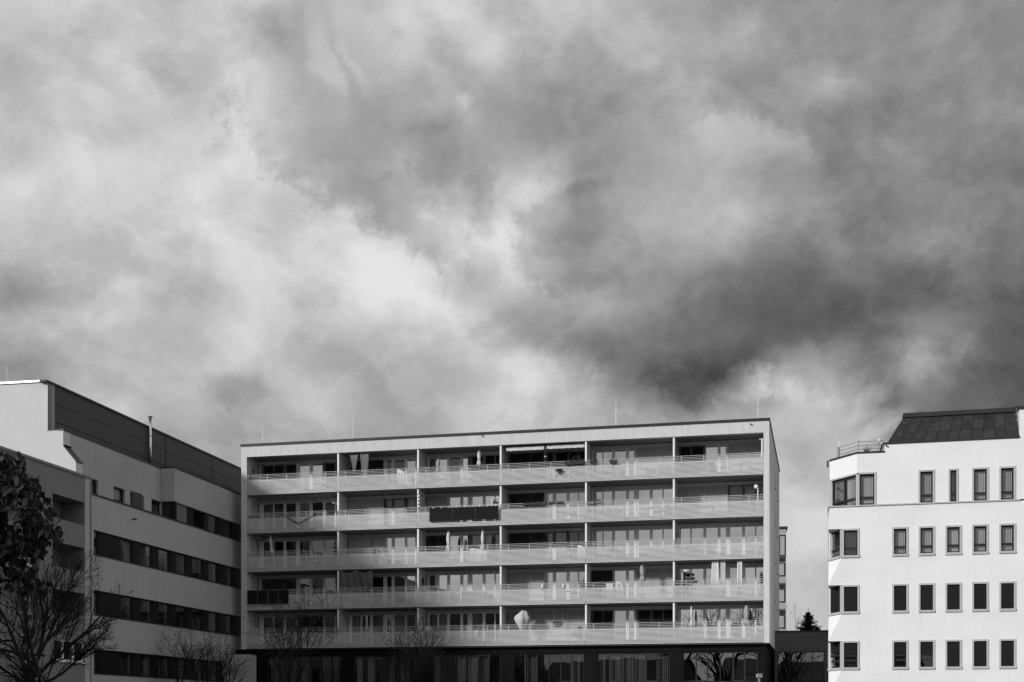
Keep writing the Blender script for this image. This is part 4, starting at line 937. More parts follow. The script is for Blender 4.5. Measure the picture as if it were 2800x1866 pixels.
# trees and a house on the near side of the square, which the lower panes mirror
sp5 = dict(seg=.7, wob=.07, up=(.02, .04, .03), taper=.5, rmin=.02, levels=2, kids=(8, 5), start=.3, ang=(20, 50), rk=.5, lk=(.4, .65))
proto = None
for i, (x, y, s) in enumerate(((-8.6, -8, 1.3), (-11.5, -13, 1.45), (-19, -14, 1.5), (-26, -10, 1.4))):
    lab = 'bare park tree mirrored in the lower panes, ' + ('nearest the link', 'second from the link', 'third from the link', 'farthest from the link')[i]
    if proto is None:
        proto, _ = bare_tree(lab, 'park_tree', (x, y, -1.6), [((0, 0, 0), (0, 0, 1), 7.5, .28), ((0, 0, 4), (.5, .2, 1), 7.5, .16), ((0, 0, 4.5), (-.5, .3, 1), 7.5, .15), ((0, 0, 5), (.1, -.6, 1), 7, .14)], sp5, 19, BARK, 'park trees mirrored in the panes'); proto.scale = (s, s, s)
    else:
        c = proto.copy(); COL.objects.link(c); c.location = (x, y, -1.6); c.rotation_euler = (0, 0, i * 1.7); c.scale = (s, s, s); c['label'] = lab
        for ch in proto.children:
            k = ch.copy(); COL.objects.link(k); k.parent = c
for hx, hy, hlab in ((-14, -42, 'dark gabled house mirrored in the link panes and the last ground-floor panes'), (-47, -40, 'dark gabled house mirrored in the ground-floor panes left of the last bay')):
  hs_ = thing('gabled_house', hlab, 'house', (hx, hy, -1.6), R(10)); hs_.scale = (1, 1, 1.22)
  part('wall', MB().box(-14, 14, -5, 5, 0, 6.5), HOUSE, hs_)
  part('roof', MB().poly([(-14.4, -5.5, 6.3), (14.4, -5.5, 6.3), (14.4, 0, 9.6), (-14.4, 0, 9.6)]).poly([(-14.4, 5.5, 6.3), (14.4, 5.5, 6.3), (14.4, 0, 9.6), (-14.4, 0, 9.6)]).tri((-14, -5, 6.5), (-14, 5, 6.5), (-14, 0, 9.5)).tri((14, -5, 6.5), (14, 5, 6.5), (14, 0, 9.5)), FLASH, hs_)
  for i in range(6):
      for z in (1.2, 4.0):
          w = part('window', MB().box(-12 + i * 4.2, -10.8 + i * 4.2, 5.01, 5.06, z, z + 1.4), FRAME, hs_); part('pane', MB().box(-11.9 + i * 4.2, -10.9 + i * 4.2, 5.062, 5.07, z + .1, z + 1.3), BANDP, w)

# ------------------------------------------------------------------ things on the balconies (storey 0 is the top one)
ZF = [z + .33 for z in ZB]
def bt(name, label, cat, x, y, z, group=None): return thing(name, label, cat, mw(x, y, z), MRZ, group)
def bush(mb, c, rx, rz, n, size, rng):
    for i in range(n):
        v = Vector((rng.gauss(0, 1), rng.gauss(0, 1), rng.gauss(0, 1))).normalized() * rng.random() ** .5; p = Vector((c[0] + v.x * rx, c[1] + v.y * rx * .7, c[2] + v.z * rz))
        a = Vector((rng.gauss(0, 1), rng.gauss(0, 1), rng.gauss(0, 1))).normalized() * size; b = a.cross(Vector((rng.gauss(0, 1), rng.gauss(0, 1), 1))).normalized() * size * .35
        mb.quad(p - a * .5, p + b, p + a * .5, p - b)
def parasol(label, k, x, y, z0, z1, w, m, lean=0.0, polem=METAL):
    """closed: pole on a foot, folded cloth tied in the middle"""
    t = bt('closed_parasol', label, 'parasol', x, y, ZF[k] + .002, 'closed parasols on the balconies'); h = z1 - ZF[k]; hb = z0 - ZF[k]
    part('pole', MB().tube([(0, 0, .06), (lean * .5, 0, h * .5), (lean, 0, h)], .022, 7), polem, t)
    part('base', MB().lathe([(.02, .10), (.22, .06), (.24, 0)], 14), METAL, t)
    n = 24; mb = MB(); H_ = h - hb; prof = [(w * .22, 0), (w * .50, .06), (w * .42, .22), (w * .26, .34), (w * .36, .45), (w * .44, .62), (w * .34, .82), (w * .16, .96), (w * .03, 1.0)]; i0 = 0
    for r, f in prof:
        for j in range(n):
            a = 2 * PI * j / n; q = r * (1 + .30 * math.cos(6 * a + f * 1.5)); mb.v.append((lean * (hb + f * H_) / h + q * math.cos(a), q * math.sin(a) * .8, hb + f * H_ + (.05 * math.cos(3 * a) if f == 0 else 0)))
    for q in range(len(prof) - 1):
        for j in range(n): a0 = q * n + j; a1 = q * n + (j + 1) % n; mb.f.append((a0, a1, a1 + n, a0 + n))
    part('canopy', mb, m, t, smooth=True)
    part('tie', MB().lathe([(w * .28, hb + .34 * H_ - .02), (w * .30, hb + .34 * H_), (w * .28, hb + .34 * H_ + .03)], 12, (lean * (hb + .34 * H_) / h, 0, 0)), METAL, t)
    return t
parasol('dark patterned closed parasol on the top storey, third bay left part', 0, 15.3, .7, 18.0, 18.97, .30, CLOTH_M)
parasol('pale short closed parasol in front of the dark blind, top storey', 0, 18.45, .6, 18.35, 19.5, .28, CLOTH_L)
parasol('pale leaning rolled parasol in the first bay, third storey from top', 2, 2.35, .6, 12.35, 13.76, .24, CLOTH_L, -.25)
parasol('pale tall closed parasol left of the black one, third storey from top', 2, 16.13, .6, 12.1, 13.66, .34, CLOTH_L)
parasol('pale tall closed parasol right of the black one, third storey from top', 2, 18.72, .6, 12.1, 13.64, .28, CLOTH_L)
parasol('small black closed parasol between two pale ones', 2, 17.4, .7, 12.1, 13.0, .28, CLOTH_D)
parasol('grey closed parasol with frilled skirt before the pale blind, second storey from bottom', 3, 30.5, .5, 9.55, 10.86, .36, CLOTH_M, -.1)
parasol('slim white rolled parasol in the last bay of the lowest balcony', 4, 33.88, .5, 6.4, 7.78, .15, CLOTH_W, 0, EDGE)
parasol('dark grey closed parasol at the right end of the lowest balcony', 4, 37.7, .5, 6.35, 7.76, .42, CLOTH_M)
# curtains hung at the balcony front
def hang(label, name, k, x0, x1, y, z0, z1, m, pinch=None, group=None, cat='curtain'):
    t = bt(name, label, cat, (x0 + x1) / 2, y, z0, group); w = (x1 - x0) / 2
    part('cloth', pleats(-w, w, 0, 0, z1 - z0, .05, max(4, int((x1 - x0) / .11)), pinch), m, t, smooth=True, thick=.006)
    part('curtain_rod', MB().tube([(-w - .05, 0, z1 - z0 + .01), (w + .05, 0, z1 - z0 + .01)], .012, 6), METAL, t)
    return t
hang('translucent grey curtain gathered to a point, left of the pair on the top storey', 'balcony_curtain', 0, 8.6, 9.25, .3, 18.1, 19.45, CLOTH_M, (-.02, .25), 'curtains tied at the balcony fronts')
hang('translucent grey curtain right of the pair on the top storey', 'balcony_curtain', 0, 9.42, 10.12, .3, 17.7, 19.52, CLOTH_M, (0, .6), 'curtains tied at the balcony fronts')
hang('wide white curtain, leftmost of three in the last bay', 'balcony_curtain', 3, 35.32, 35.8, .35, 8.5, 10.9, CLOTH_W, (0, 1.25), 'white curtains in the last bay')
hang('narrow white curtain, middle one of three in the last bay', 'balcony_curtain', 3, 35.93, 36.24, .35, 8.5, 10.9, CLOTH_W, (.05, 1.15), 'white curtains in the last bay')
hang('white curtain leaning right, rightmost of three in the last bay', 'balcony_curtain', 3, 37.08, 37.42, .35, 8.5, 10.9, CLOTH_W, (.12, 1.1), 'white curtains in the last bay')
bn = bt('banner', 'large sagging dark grey cloth tied up at three corners above the second bay railing', 'cloth', 9.2, .06, 9.4)
def bfn(a, b):
    x = -1.28 + 2.56 * a; top = 1.48 - .22 * math.sin(PI * min(1, a / .46)) ** 1.2 if a < .46 else 1.48 - .24 * math.sin(PI * (a - .46) / .54) ** 1.2
    z = top * b + (.02 + .10 * a) * (1 - b); return (x * (1 - .02 * b), .07 * math.sin(9 * abs(a - .46) + 3 * b) * (1 - .5 * b) + .03 * math.sin(31 * a + 4 * b), z)
part('cloth', MB().sheet(bfn, 44, 18), mat('cloth_banner', .10, .9, .10, 4.0), bn, smooth=True, thick=.008)
for sx, sz in ((-1.26, 1.46), (-.1, 1.46), (1.26, 1.46)): part('tie_cord', MB().tube([(sx, 0, sz), (sx + .02, 0, 1.58)], .008, 5), EDGE, bn)
# awnings
for x0, x1, z0, z1, lab in ((20.55, 23.35, 19.24, 19.52, 'pale folded-out awning, left of the two on the top storey'), (23.53, 26.3, 19.26, 19.50, 'pale folded-out awning, right of the two on the top storey')):
    t = bt('awning', lab, 'awning', (x0 + x1) / 2, .35, z0, 'awnings of the fourth bay'); w = (x1 - x0) / 2
    part('fabric', MB().sheet(lambda a, b: (-w + 2 * w * a, 1.3 * b, .05 + .32 * b), 8, 3), CLOTH_M, t, thick=.006)
    part('valance', MB().sheet(lambda a, b: (-w + 2 * w * a, -.012 + .01 * math.sin(20 * a), .06 - .24 * (1 - b) + .015 * math.sin(40 * a) * (1 - b) + .16), 40, 2), CLOTH_L, t, thick=.006)
    part('front_bar', MB().tube([(-w, 0, .24), (w, 0, .24)], .03, 8), METAL, t)
    for s in (-.8, .8): part('arm', MB().tube([(s * w, 0, .22), (s * w * .7, .7, .26), (s * w, 1.4, .34)], .02, 6), METAL, t)
t = bt('awning_post', 'black upright post between the two awnings on the top storey', 'post', 23.44, .35, ZF[0] + .002)
part('post', MB().tube([(0, 0, 0), (0, 0, 2.52)], .05, 8), BLACK, t); part('foot', MB().box(-.12, .12, -.12, .12, 0, .03), METAL, t); part('clamp', MB().lathe([(.06, 1.6), (.08, 1.62), (.06, 1.68)], 8), EDGE, t)
# hanging egg chair
t = bt('hanging_chair', 'dark wicker hanging chair beside the grey curtains on the top storey', 'chair', 10.55, .85, ZF[0] + .35)
def wick(f0, f1, n):
    mb = MB()
    for i in range(n):
        a = 2 * PI * i / n
        if -.9 < math.sin(a + .0) < -.55 and math.cos(a) > -.2 and False: continue
        mb.tube([(.50 * math.sin(PI * f) ** .8 * math.cos(a), .42 * math.sin(PI * f) ** .8 * math.sin(a), 1.15 * f) for f in [f0 + (f1 - f0) * j / 8 for j in range(9)]], .014, 4)
    for j in range(9):
        f = f0 + (f1 - f0) * (j + .5) / 9; r = math.sin(PI * f) ** .8; mb.tube([(.5 * r * math.cos(2 * PI * q / 20), .42 * r * math.sin(2 * PI * q / 20), 1.15 * f) for q in range(21)], .012, 4, cap=False)
    return mb
part('basket', wick(.03, .98, 20), BLACK, t); part('rope', MB().tube([(0, 0, 1.13), (0, 0, 1.90)], .012, 5), BLACK, t); part('cushion', MB().lathe([(.05, .12), (.38, .2), (.4, .32), (.1, .36)], 14), CLOTH_D, t)
# boxes on the railings
def planter(label, k, x0, x1, zt, m=POT, plant=0, y=-.13, h=.17, grp='planter boxes on the balcony rails', seed=1):
    t = bt('planter_box', label, 'planter', (x0 + x1) / 2, y, zt - h, grp); w = (x1 - x0) / 2
    part('box', MB().poly([(-w * .94, -.07, 0), (w * .94, -.07, 0), (w * .94, .07, 0), (-w * .94, .07, 0)]).quad((-w * .94, -.07, 0), (w * .94, -.07, 0), (w, -.1, h), (-w, -.1, h)).quad((-w * .94, .07, 0), (w * .94, .07, 0), (w, .1, h), (-w, .1, h)).quad((-w * .94, -.07, 0), (-w * .94, .07, 0), (-w, .1, h), (-w, -.1, h)).quad((w * .94, -.07, 0), (w * .94, .07, 0), (w, .1, h), (w, -.1, h)), m, t)
    part('soil', MB().box(-w * .95, w * .95, -.085, .085, h - .04, h - .02), BARK, t)
    for s in (-.6, .6): part('hook', MB().tube([(s * w, .08, h - .02), (s * w, .13, h + .03), (s * w, .15, h - .06)], .01, 5), METAL, t)
    if plant:
        mb = MB(); rng = random.Random(seed)
        for i in range(3): bush(mb, (-w * .7 + w * .7 * i, 0, h + .05), w * .35, .09, plant, .09, rng)
        part('plant', mb, LEAF2, t, kind='stuff')
    return t
for i, (x0, x1) in enumerate(((21.93, 22.45), (22.52, 23.05), (23.12, 23.66), (23.76, 24.25), (24.35, 24.88))):
    planter(['black planter box, leftmost of five in a row on the fourth bay rail', 'black planter box, second from left of five in a row', 'black planter box, middle of five in a row on the fourth bay rail', 'black planter box, fourth from left of five in a row', 'black planter box, rightmost of five in a row on the fourth bay rail'][i], 1, x0, x1, 15.33, POT, 8 if i < 3 else 0, seed=i)
planter('dark planter box with plants next to the partition, top storey fifth bay', 0, 26.8, 27.3, 18.12, POT, 30, seed=12)
planter('dark planter box with three tufts on the top storey fifth bay, right of another', 0, 28.2, 28.7, 18.07, POT, 26, seed=13)
planter('long black planter full of herbs under the trellis, top storey fourth bay left', 0, 24.97, 25.6, 18.12, POT, 40, seed=14)
planter('long black planter full of herbs under the trellis, top storey fourth bay right', 0, 25.66, 26.3, 18.14, POT, 40, seed=15)
planter('pale grey planter pot, left of two on the fifth bay rail', 1, 26.64, 27.08, 15.26, METAL, 12, seed=16)
planter('pale grey planter pot with clear plants, right of two on the fifth bay rail', 1, 27.22, 27.56, 15.28, METAL, 16, seed=17)
planter('dark planter trough at the far left rail end, second storey from top', 1, .5, 1.45, 15.18, POT, 6, y=.2, seed=18)
planter('dark planter with low greenery on the first bay rail right end', 1, 6.95, 7.55, 15.33, POT, 26, seed=19)
# dark privacy and solar panels hung on the rails
for i in range(3):
    x0 = 14.90 + i * 1.74
    t = bt('hung_panel', ['black ribbed panel, left of three hung on the third bay railing', 'black ribbed panel, middle of three hung on the third bay railing', 'black ribbed panel, right of three hung on the third bay railing'][i], 'panel', x0, -.17, 14.24, 'black panels on the third bay railing')
    mb = MB()
    for j in range(28): mb.box(.03 + j * .0595, .03 + j * .0595 + .045, -.006, 0, .04, .94)
    mb.box(.02, 1.70, .001, .03, .03, .95); part('sheet', mb, CLOTH_D if False else SOLAR, t)
    part('edge_frame', MB().box(0, .02, -.015, .035, 0, .97).box(1.70, 1.72, -.015, .035, 0, .97).box(.02, 1.70, -.015, .035, 0, .025).box(.02, 1.70, -.015, .035, .955, .97), BLACK, t)
    for s in (.3, .9, 1.5): part('clip', MB().box(s - .03, s + .03, -.02, .12, .95, 1.03), EDGE, t)
for i in range(2):
    x0 = .56 + i * 1.68
    t = bt('solar_panel', ['solar panel hung on the first bay railing, left of two', 'solar panel hung on the first bay railing, right of two'][i], 'solar panel', x0, -.12, 8.45, 'solar panels on the first bay railing')
    for q in range(2):
        a = .02 + q * .83; mb = MB()
        for r_ in range(6):
            for c in range(5): mb.box(a + c * .16, a + c * .16 + .154, -.004, .02, .03 + r_ * .172, .03 + r_ * .172 + .165)
        part('cell_field', mb, SOLAR, t); part('backing_sheet', MB().box(a, a + .8, .021, .03, .03, 1.06), DFRAME, t)
    part('frame', MB().box(0, .015, -.01, .04, 0, 1.08).box(1.645, 1.66, -.01, .04, 0, 1.08).box(.822, .838, -.008, .02, .02, 1.06).box(.015, 1.645, -.01, .04, 0, .02).box(.015, 1.645, -.01, .04, 1.06, 1.08), METAL, t)
# covered hanging seat
t = bt('swing_chair', 'hanging swing chair wrapped in a crumpled white cover on the lowest balcony', 'chair cover', 21.65, .75, 6.15)
mb = MB(); n = 26; prof = [(.05, 0), (.17, .15), (.30, .42), (.44, .72), (.55, 1.0), (.44, 1.18), (.31, 1.36), (.18, 1.52), (.03, 1.58)]; rng = random.Random(4)
for r, z in prof:
    for j in range(n):
        a = 2 * PI * j / n; q = r * (1 + .13 * math.cos(4 * a + .6) + .07 * math.cos(7 * a + 4 * z)) * rng.uniform(.96, 1.04); mb.v.append((q * math.cos(a) + .09 * (z > 1.3), q * math.sin(a) * .8, z + rng.uniform(-.02, .02)))
for q in range(len(prof) - 1):
    for j in range(n): a0 = q * n + j; a1 = q * n + (j + 1) % n; mb.f.append((a0, a1, a1 + n, a0 + n))
part('cover', mb, COVER, t, smooth=True); part('stand_pole', MB().tube([(0, .1, .02), (0, .1, -.695)], .04, 8), METAL, t); part('stand_foot', MB().lathe([(.1, -.64), (.42, -.67), (.45, -.698)], 16), METAL, t)
# cat tree
t = bt('cat_tree', 'cat tree of round dark platforms at the left end of the last bay', 'cat tree', 33.35, 1.0, ZF[3] + .002)
part('post', MB().tube([(0, 0, 0), (0, 0, 1.85)], .09, 10), CLOTH_D, t); part('side_post', MB().tube([(.25, .1, 0), (.25, .1, 1.3)], .07, 10), CLOTH_D, t)
part('top_platform', MB().lathe([(.1, 1.80), (.34, 1.84), (.36, 1.92), (.32, 2.0), (.05, 2.0)], 18, (.12, 0, 0)), CLOTH_L, t); part('middle_platform', MB().lathe([(.1, 1.30), (.32, 1.33), (.34, 1.43), (.3, 1.48), (.05, 1.48)], 18, (.4, 0, 0)), CLOTH_D, t)
part('low_platform', MB().box(-.35, .6, -.28, .28, .86, .93), CLOTH_D, t); part('base', MB().box(-.4, .5, -.35, .35, 0, .05), CLOTH_D, t)
# plants
def pot_plant(label, k, x, y, H, W, n, seed, leaf=.13, stems=0, m=LEAF2, base=None, potm=POT, leafless=False):
    t = bt('potted_plant', label, 'plant', x, y, base if base is not None else ZF[k] + .002, 'plants on the balconies'); rng = random.Random(seed)
    part('pot', MB().lathe([(.13, 0), (.19, .30), (.20, .32), (.17, .32), (.16, .27)], 14), potm, t)
    sm = MB()
    for i in range(max(3, stems)):
        a = rng.uniform(0, 2 * PI); w = W * rng.uniform(.3, .8); sm.tube([(0, 0, .25), (w * .3 * math.cos(a), w * .3 * math.sin(a), H * .5), (w * math.cos(a), w * math.sin(a), H * rng.uniform(.75, 1))], [.02, .015, .006], 4)
    part('stem', sm, BARK, t)
    if n:
        mb = MB(); bush(mb, (0, 0, .25 + (H - .25) * .6), W, (H - .25) * .45, n, leaf, rng); part('foliage', mb, m, t, kind='stuff')
    return t
pot_plant('bushy dark plant spilling over the left end of the top balcony', 0, .75, .3, 1.25, .5, 260, 1)
pot_plant('tall leafy plant on the trellis in the fourth bay, top storey', 0, 25.6, 1.2, 1.9, .55, 320, 2)
pot_plant('leafy plant between the cat tree and the partition', 3, 32.98, .45, 1.35, .35, 220, 3)
pot_plant('bushy plant with a bare crooked branch beside the fourth partition, second storey from bottom', 3, 26.1, .7, 1.5, .38, 160, 4, stems=6)
pot_plant('spreading low bush right of the fourth partition, second storey from bottom', 3, 26.9, .6, 1.15, .55, 280, 5)
pot_plant('spiky palm-leaved plant in the third bay of the lowest balcony', 4, 19.05, .6, 1.35, .5, 0, 6, stems=22)
pot_plant('low leafy plant at the right of the third partition, lowest balcony', 4, 26.0, .5, 1.05, .25, 120, 7)
pot_plant('bowl-shaped plant with a dry twig in the second bay, third storey from top', 2, 10.55, .6, 1.2, .36, 160, 8, stems=5)
pot_plant('hanging-style plant at the right pier, second storey from bottom', 3, 38.72, .4, 1.7, .14, 120, 9)
pot_plant('small plant left of the spiky one on the lowest balcony rail', 4, 20.9, 1.2, .9, .3, 60, 10)
pot_plant('dark leafy plant at the foot of the dark parasol, lowest balcony', 4, 36.95, .8, 1.15, .35, 160, 11)
pot_plant('herb pot in the fourth bay under the left awning', 0, 21.9, .8, 1.2, .3, 120, 12)
pot_plant('bigger herb pot in the fourth bay under the left awning', 0, 22.8, .9, 1.3, .35, 160, 13)
pot_plant('flowering pot right of the awning post, top storey', 0, 24.2, .6, 1.25, .3, 130, 14)
t = bt('hanging_basket', 'plant basket hung on two cords before the grey blinds, lowest balcony', 'plant', 24.3, .7, 6.42)
mb = MB(); bush(mb, (0, 0, .28), .45, .18, 260, .10, random.Random(31)); part('foliage', mb, LEAF2, t, kind='stuff'); part('bowl', MB().lathe([(.1, 0), (.3, .1), (.34, .22), (.28, .2)], 14), POT, t)
for s in (-.3, .3): part('cord', MB().tube([(s, 0, .2), (s * 1.05, 0, 1.54)], .008, 4), METAL, t)
t = bt('rail_bush', 'fuzzy round plant hung outside the top railing in the fourth bay', 'plant', 24.56, -.12, 17.45)
mb = MB(); bush(mb, (0, 0, .12), .3, .15, 240, .08, random.Random(33)); part('foliage', mb, LEAF2, t, kind='stuff'); part('pot', MB().lathe([(.08, -.1), (.13, .1), (.12, .1)], 10), POT, t)
# garland, string lights
def sag(x0, x1, z0, z1, drop, n): return [(x0 + (x1 - x0) * i / n, z0 + (z1 - z0) * i / n - drop * (1 - (2 * i / n - 1) ** 2)) for i in range(n + 1)]
t = bt('garland', 'dark leaf garland hanging in a V outside the first bay railing', 'garland', 3.5, -.08, 15.0)
pts = [(a, 0, b) for a, b in sag(0, 1.15, .1, -.55, .02, 8) + sag(1.15, 2.45, -.55, .1, .02, 8)[1:]]
part('cord', MB().tube(pts, .012, 4), BARK, t); mb = MB(); rng = random.Random(9)
for p in pts:
    bush(mb, p, .06, .06, 9, .10, rng)
part('leaves', mb, LEAF2, t, kind='stuff')
def lights(label, k, pts, n, x, y, z, r=.03, cm=None):
    t = bt('string_lights', label, 'string lights', x, y, z); part('cable', MB().tube(pts, .006 if cm is None else .003, 4), cm or BLACK, t); mb = MB()
    L_ = len(pts) - 1
    for i in range(n):
        f = (i + .5) / n * L_; a = int(f); p = Vector(pts[a]).lerp(Vector(pts[min(L_, a + 1)]), f - a); mb.lathe([(r * .3, -r * 2), (r, -r), (r * .8, 0), (r * .3, .01)], 6, (p.x, p.y, p.z - .01))
    part('bulbs', mb, EDGE, t, kind='stuff')
lights('string of small bulbs along the third bay rail, third storey from top', 2, [(a, 0, b) for i in range(4) for a, b in sag(i * 1.5, i * 1.5 + 1.5, 0, 0, .08, 6)], 22, 14.1, -.05, 12.42)
lights('string of small bulbs along the third bay rail, second storey from bottom', 3, [(a, 0, b) for i in range(2) for a, b in sag(i * 1.1, i * 1.1 + 1.1, 0, 0, .03, 6)], 8, 16.9, -.05, 9.52)
lights('icicle light chain along the ceiling of the first bay, second storey from top', 1, [(i * .23, 0, -.30 if i % 2 else 0) for i in range(28)], 54, .9, .12, 16.62, .010, EDGE)
lights('vertical chain of round bulbs at the left pier, third storey from top', 2, [(0, 0, 1.0), (-.03, 0, .5), (0, 0, 0)], 5, .85, .6, 12.4, .04)
# wind spinner, lanterns, wall ornaments
t = bt('wind_spinner', 'pale twisted wind spinner hanging at the second partition, second storey from top', 'ornament', 14.02, .04, 15.2)
part('ribbon', MB().sheet(lambda a, b: (.09 * math.cos(14 * a + PI * b), .09 * math.sin(14 * a + PI * b), 1.15 * a), 40, 1), CLOTH_L, t, smooth=True); part('cord', MB().tube([(0, 0, 1.15), (0, 0, 1.46)], .006, 4), BLACK, t)
for (x, y, z, k, lab, s) in ((.56, .95, 18.72, 0, 'small dark oval ornament on the left pier inside the top loggia', .6), (14.03, 1.0, 10.0, 3, 'oval wrought ornament on the second partition, second storey from bottom', 1.0)):
    t = bt('wall_ornament', lab, 'ornament', x, y, z)
    part('ring', MB().tube([(.02, .22 * s * math.cos(2 * PI * q / 20), .29 * s * math.sin(2 * PI * q / 20)) for q in range(21)], .025 * s, 5, cap=False), BLACK, t)
    part('figure', MB().tube([(.02, -.1 * s, -.2 * s), (.03, .08 * s, -.05 * s), (.02, -.08 * s, .08 * s), (.02, .06 * s, .22 * s)], .035 * s, 6).lathe([(.01, -.07 * s), (.06 * s, 0), (.01, .07 * s)], 8, (.03, 0, .05 * s)), BLACK, t)
for (x, lab) in ((23.3, 'small white fish ornament on the fourth bay rail, left of two'), (24.83, 'small white fish ornament on the fourth bay rail, right of two')):
    t = bt('rail_ornament', lab, 'ornament', x, -.04, 9.13, 'white ornaments on the rail')
    part('body', MB().lathe([(.01, 0), (.05, .06), (.085, .18), (.06, .30), (.01, .38)], 10), CLOTH_W, t); part('fin', MB().tri((.06, 0, .12), (.17, 0, .17), (.06, 0, .24)), BLACK, t); part('stem', MB().tube([(0, 0, .02), (0, 0, -.1)], .01, 5), METAL, t)
# patio lamp / heater, shelves, tiered stand
t = bt('patio_heater', 'white standing lamp heater at the right pier, second storey from top', 'heater', 38.48, .55, ZF[1] + .002)
part('pole', MB().tube([(0, 0, .05), (0, 0, 1.75)], .035, 8), EDGE, t); part('head', MB().lathe([(.02, 1.98), (.13, 1.92), (.15, 1.80), (.10, 1.70), (.05, 1.70)], 14, (-.12, 0, 0)), EDGE, t); part('base', MB().lathe([(.03, .06), (.2, .04), (.22, 0)], 14), EDGE, t)
t = bt('rolled_screen', 'white rolled side screen at the right pier of the top storey', 'screen', 38.78, .25, 17.9)
part('roll', MB().tube([(0, 0, 0), (0, 0, 1.3)], .06, 10), CLOTH_W, t); part('top_bracket', MB().box(-.2, .08, -.02, .02, 1.3, 1.34), EDGE, t); part('cover', MB().lathe([(.07, -.1), (.09, 0), (.09, .35), (.07, .38)], 10), CLOTH_W, t); part('foot', MB().tube([(0, 0, -.1), (0, 0, -.83)], .03, 6), EDGE, t)
t = bt('white_shelf', 'white open shelf rack at the right of the black panels', 'shelf', 19.62, .9, ZF[1] + .002)
for x in (-.29, .29):
    for y in (-.13, .13): part('upright', MB().box(x - .015, x + .015, y - .015, y + .015, 0, 1.75), EDGE, t)
for z in (.3, .8, 1.3, 1.74): part('shelf_board', MB().box(-.3, .3, -.15, .15, z, z + .03), EDGE, t)
t = bt('shelf_pots', 'dark pots standing on the white shelf rack', 'pots', 19.62, .9, ZF[1] + 1.334)
part('pot', MB().lathe([(.07, 0), (.1, .2), (.08, .22)], 10, (-.12, 0, 0)), POT, t); part('pot', MB().lathe([(.08, 0), (.12, .16), (.1, .18)], 10, (.13, 0, 0)), POT, t)
t = bt('plant_stand', 'tiered dark flower stand with ornaments at the first partition, third storey from top', 'stand', 7.32, .6, ZF[2] + .002)
part('pole', MB().tube([(0, 0, 0), (0, 0, 1.9)], .025, 6), BLACK, t)
for z, r in ((.7, .28), (1.05, .24), (1.35, .2), (1.65, .14)): part('tray', MB().lathe([(.02, z), (r, z + .02), (r, z + .05), (.02, z + .04)], 14), BLACK, t)
for i in range(6): part('bowl', MB().lathe([(.05, 0), (.08, .08), (.05, .14), (.01, .16)], 8, (.16 * math.cos(i * 2.1), .16 * math.sin(i * 2.1), [.76, 1.11, 1.41][i % 3])), CLOTH_M if i % 2 else POT, t)
t = bt('air_conditioner', 'small white box unit on the left pier near the ceiling, third storey from top', 'appliance', .72, 1.6, 13.54)
part('casing', MB().box(-.2, .18, -.2, .2, .03, .24), WHITE_IN, t); part('bracket', MB().box(-.27, .24, -.24, .24, 0, .029), METAL, t)
t = bt('bundle', 'white crumpled bundle lying on furniture, lowest balcony third bay', 'cover', 14.62, .5, 6.2)
part('sheet', MB().lathe([(.3, 0), (.34, .12), (.28, .30), (.16, .42), (.03, .45)], 18, fold=.12, nf=5), CLOTH_W, t, smooth=True); part('strap', MB().lathe([(.345, .10), (.35, .13), (.345, .16)], 18), CLOTH_M, t)
t = bt('bundle', 'dark covered heap right of the white bundle, lowest balcony third bay', 'cover', 15.15, .55, 6.18)
part('sheet', MB().lathe([(.27, 0), (.29, .12), (.24, .24), (.05, .30)], 16, fold=.12, nf=4), CLOTH_D, t, smooth=True); part('strap', MB().lathe([(.295, .10), (.30, .12), (.295, .14)], 16), BLACK, t)
# furniture half hidden behind the slats
def chair(label, k, x, y, rz, m=CLOTH_M, grp='balcony chairs'):
    t = thing('balcony_chair', label, 'chair', mw(x, y, ZF[k] + .002), MRZ + rz, grp)
    part('seat', MB().box(-.25, .25, -.24, .24, .42, .47), m, t); part('backrest', MB().box(-.25, .25, .2, .25, .52, .92), m, t)
    for sx in (-.23, .23):
        for sy in (-.22, .22): part('leg', MB().box(sx - .015, sx + .015, sy - .015, sy + .015, 0, .419 if sy < 0 else .9), METAL, t)
        part('armrest', MB().box(sx - .025, sx + .025, -.24, .22, .64, .67), METAL, t)
def table(label, k, x, y, w, d, m=CLOTH_L):
    t = thing('balcony_table', label, 'table', mw(x, y, ZF[k] + .002), MRZ, 'balcony tables'); part('top', MB().box(-w, w, -d, d, .70, .74), m, t)
    for sx in (-w + .06, w - .06):
        for sy in (-d + .06, d - .06): part('leg', MB().box(sx - .025, sx + .025, sy - .025, sy + .025, 0, .699), METAL, t)
def chest(label, k, x, y, w, d, h, m, cover=False):
    t = thing('storage_chest' if not cover else 'covered_furniture', label, 'chest' if not cover else 'furniture cover', mw(x, y, ZF[k] + .002), MRZ, 'covered furniture and chests')
    if cover: part('cover', MB().sheet(lambda a, b: ((-w + 2 * w * a) * (1 - .12 * b), -d + .02 * math.sin(17 * a), h * b * (.9 + .1 * math.sin(3 * a + 1))), 20, 4).sheet(lambda a, b: ((-w + 2 * w * a) * .88, -d + 2 * d * b, h * (.9 + .1 * math.sin(3 * a + 1))), 20, 3), m, t, smooth=True); part('weight', MB().box(-w, w, -d, d, 0, .03), METAL, t)
    else: part('box', MB().box(-w, w, -d, d, 0, h - .05), m, t); part('lid', MB().box(-w - .02, w + .02, -d - .02, d + .02, h - .049, h), m, t)
chest('grey chest behind the slats before the pale blind, top storey', 0, 30.95, 1.1, .32, .3, .55, CLOTH_M)
chest('long grey covered lounge beside the fifth partition, top storey', 0, 32.0, 1.1, .5, .4, .85, CLOTH_M, True)
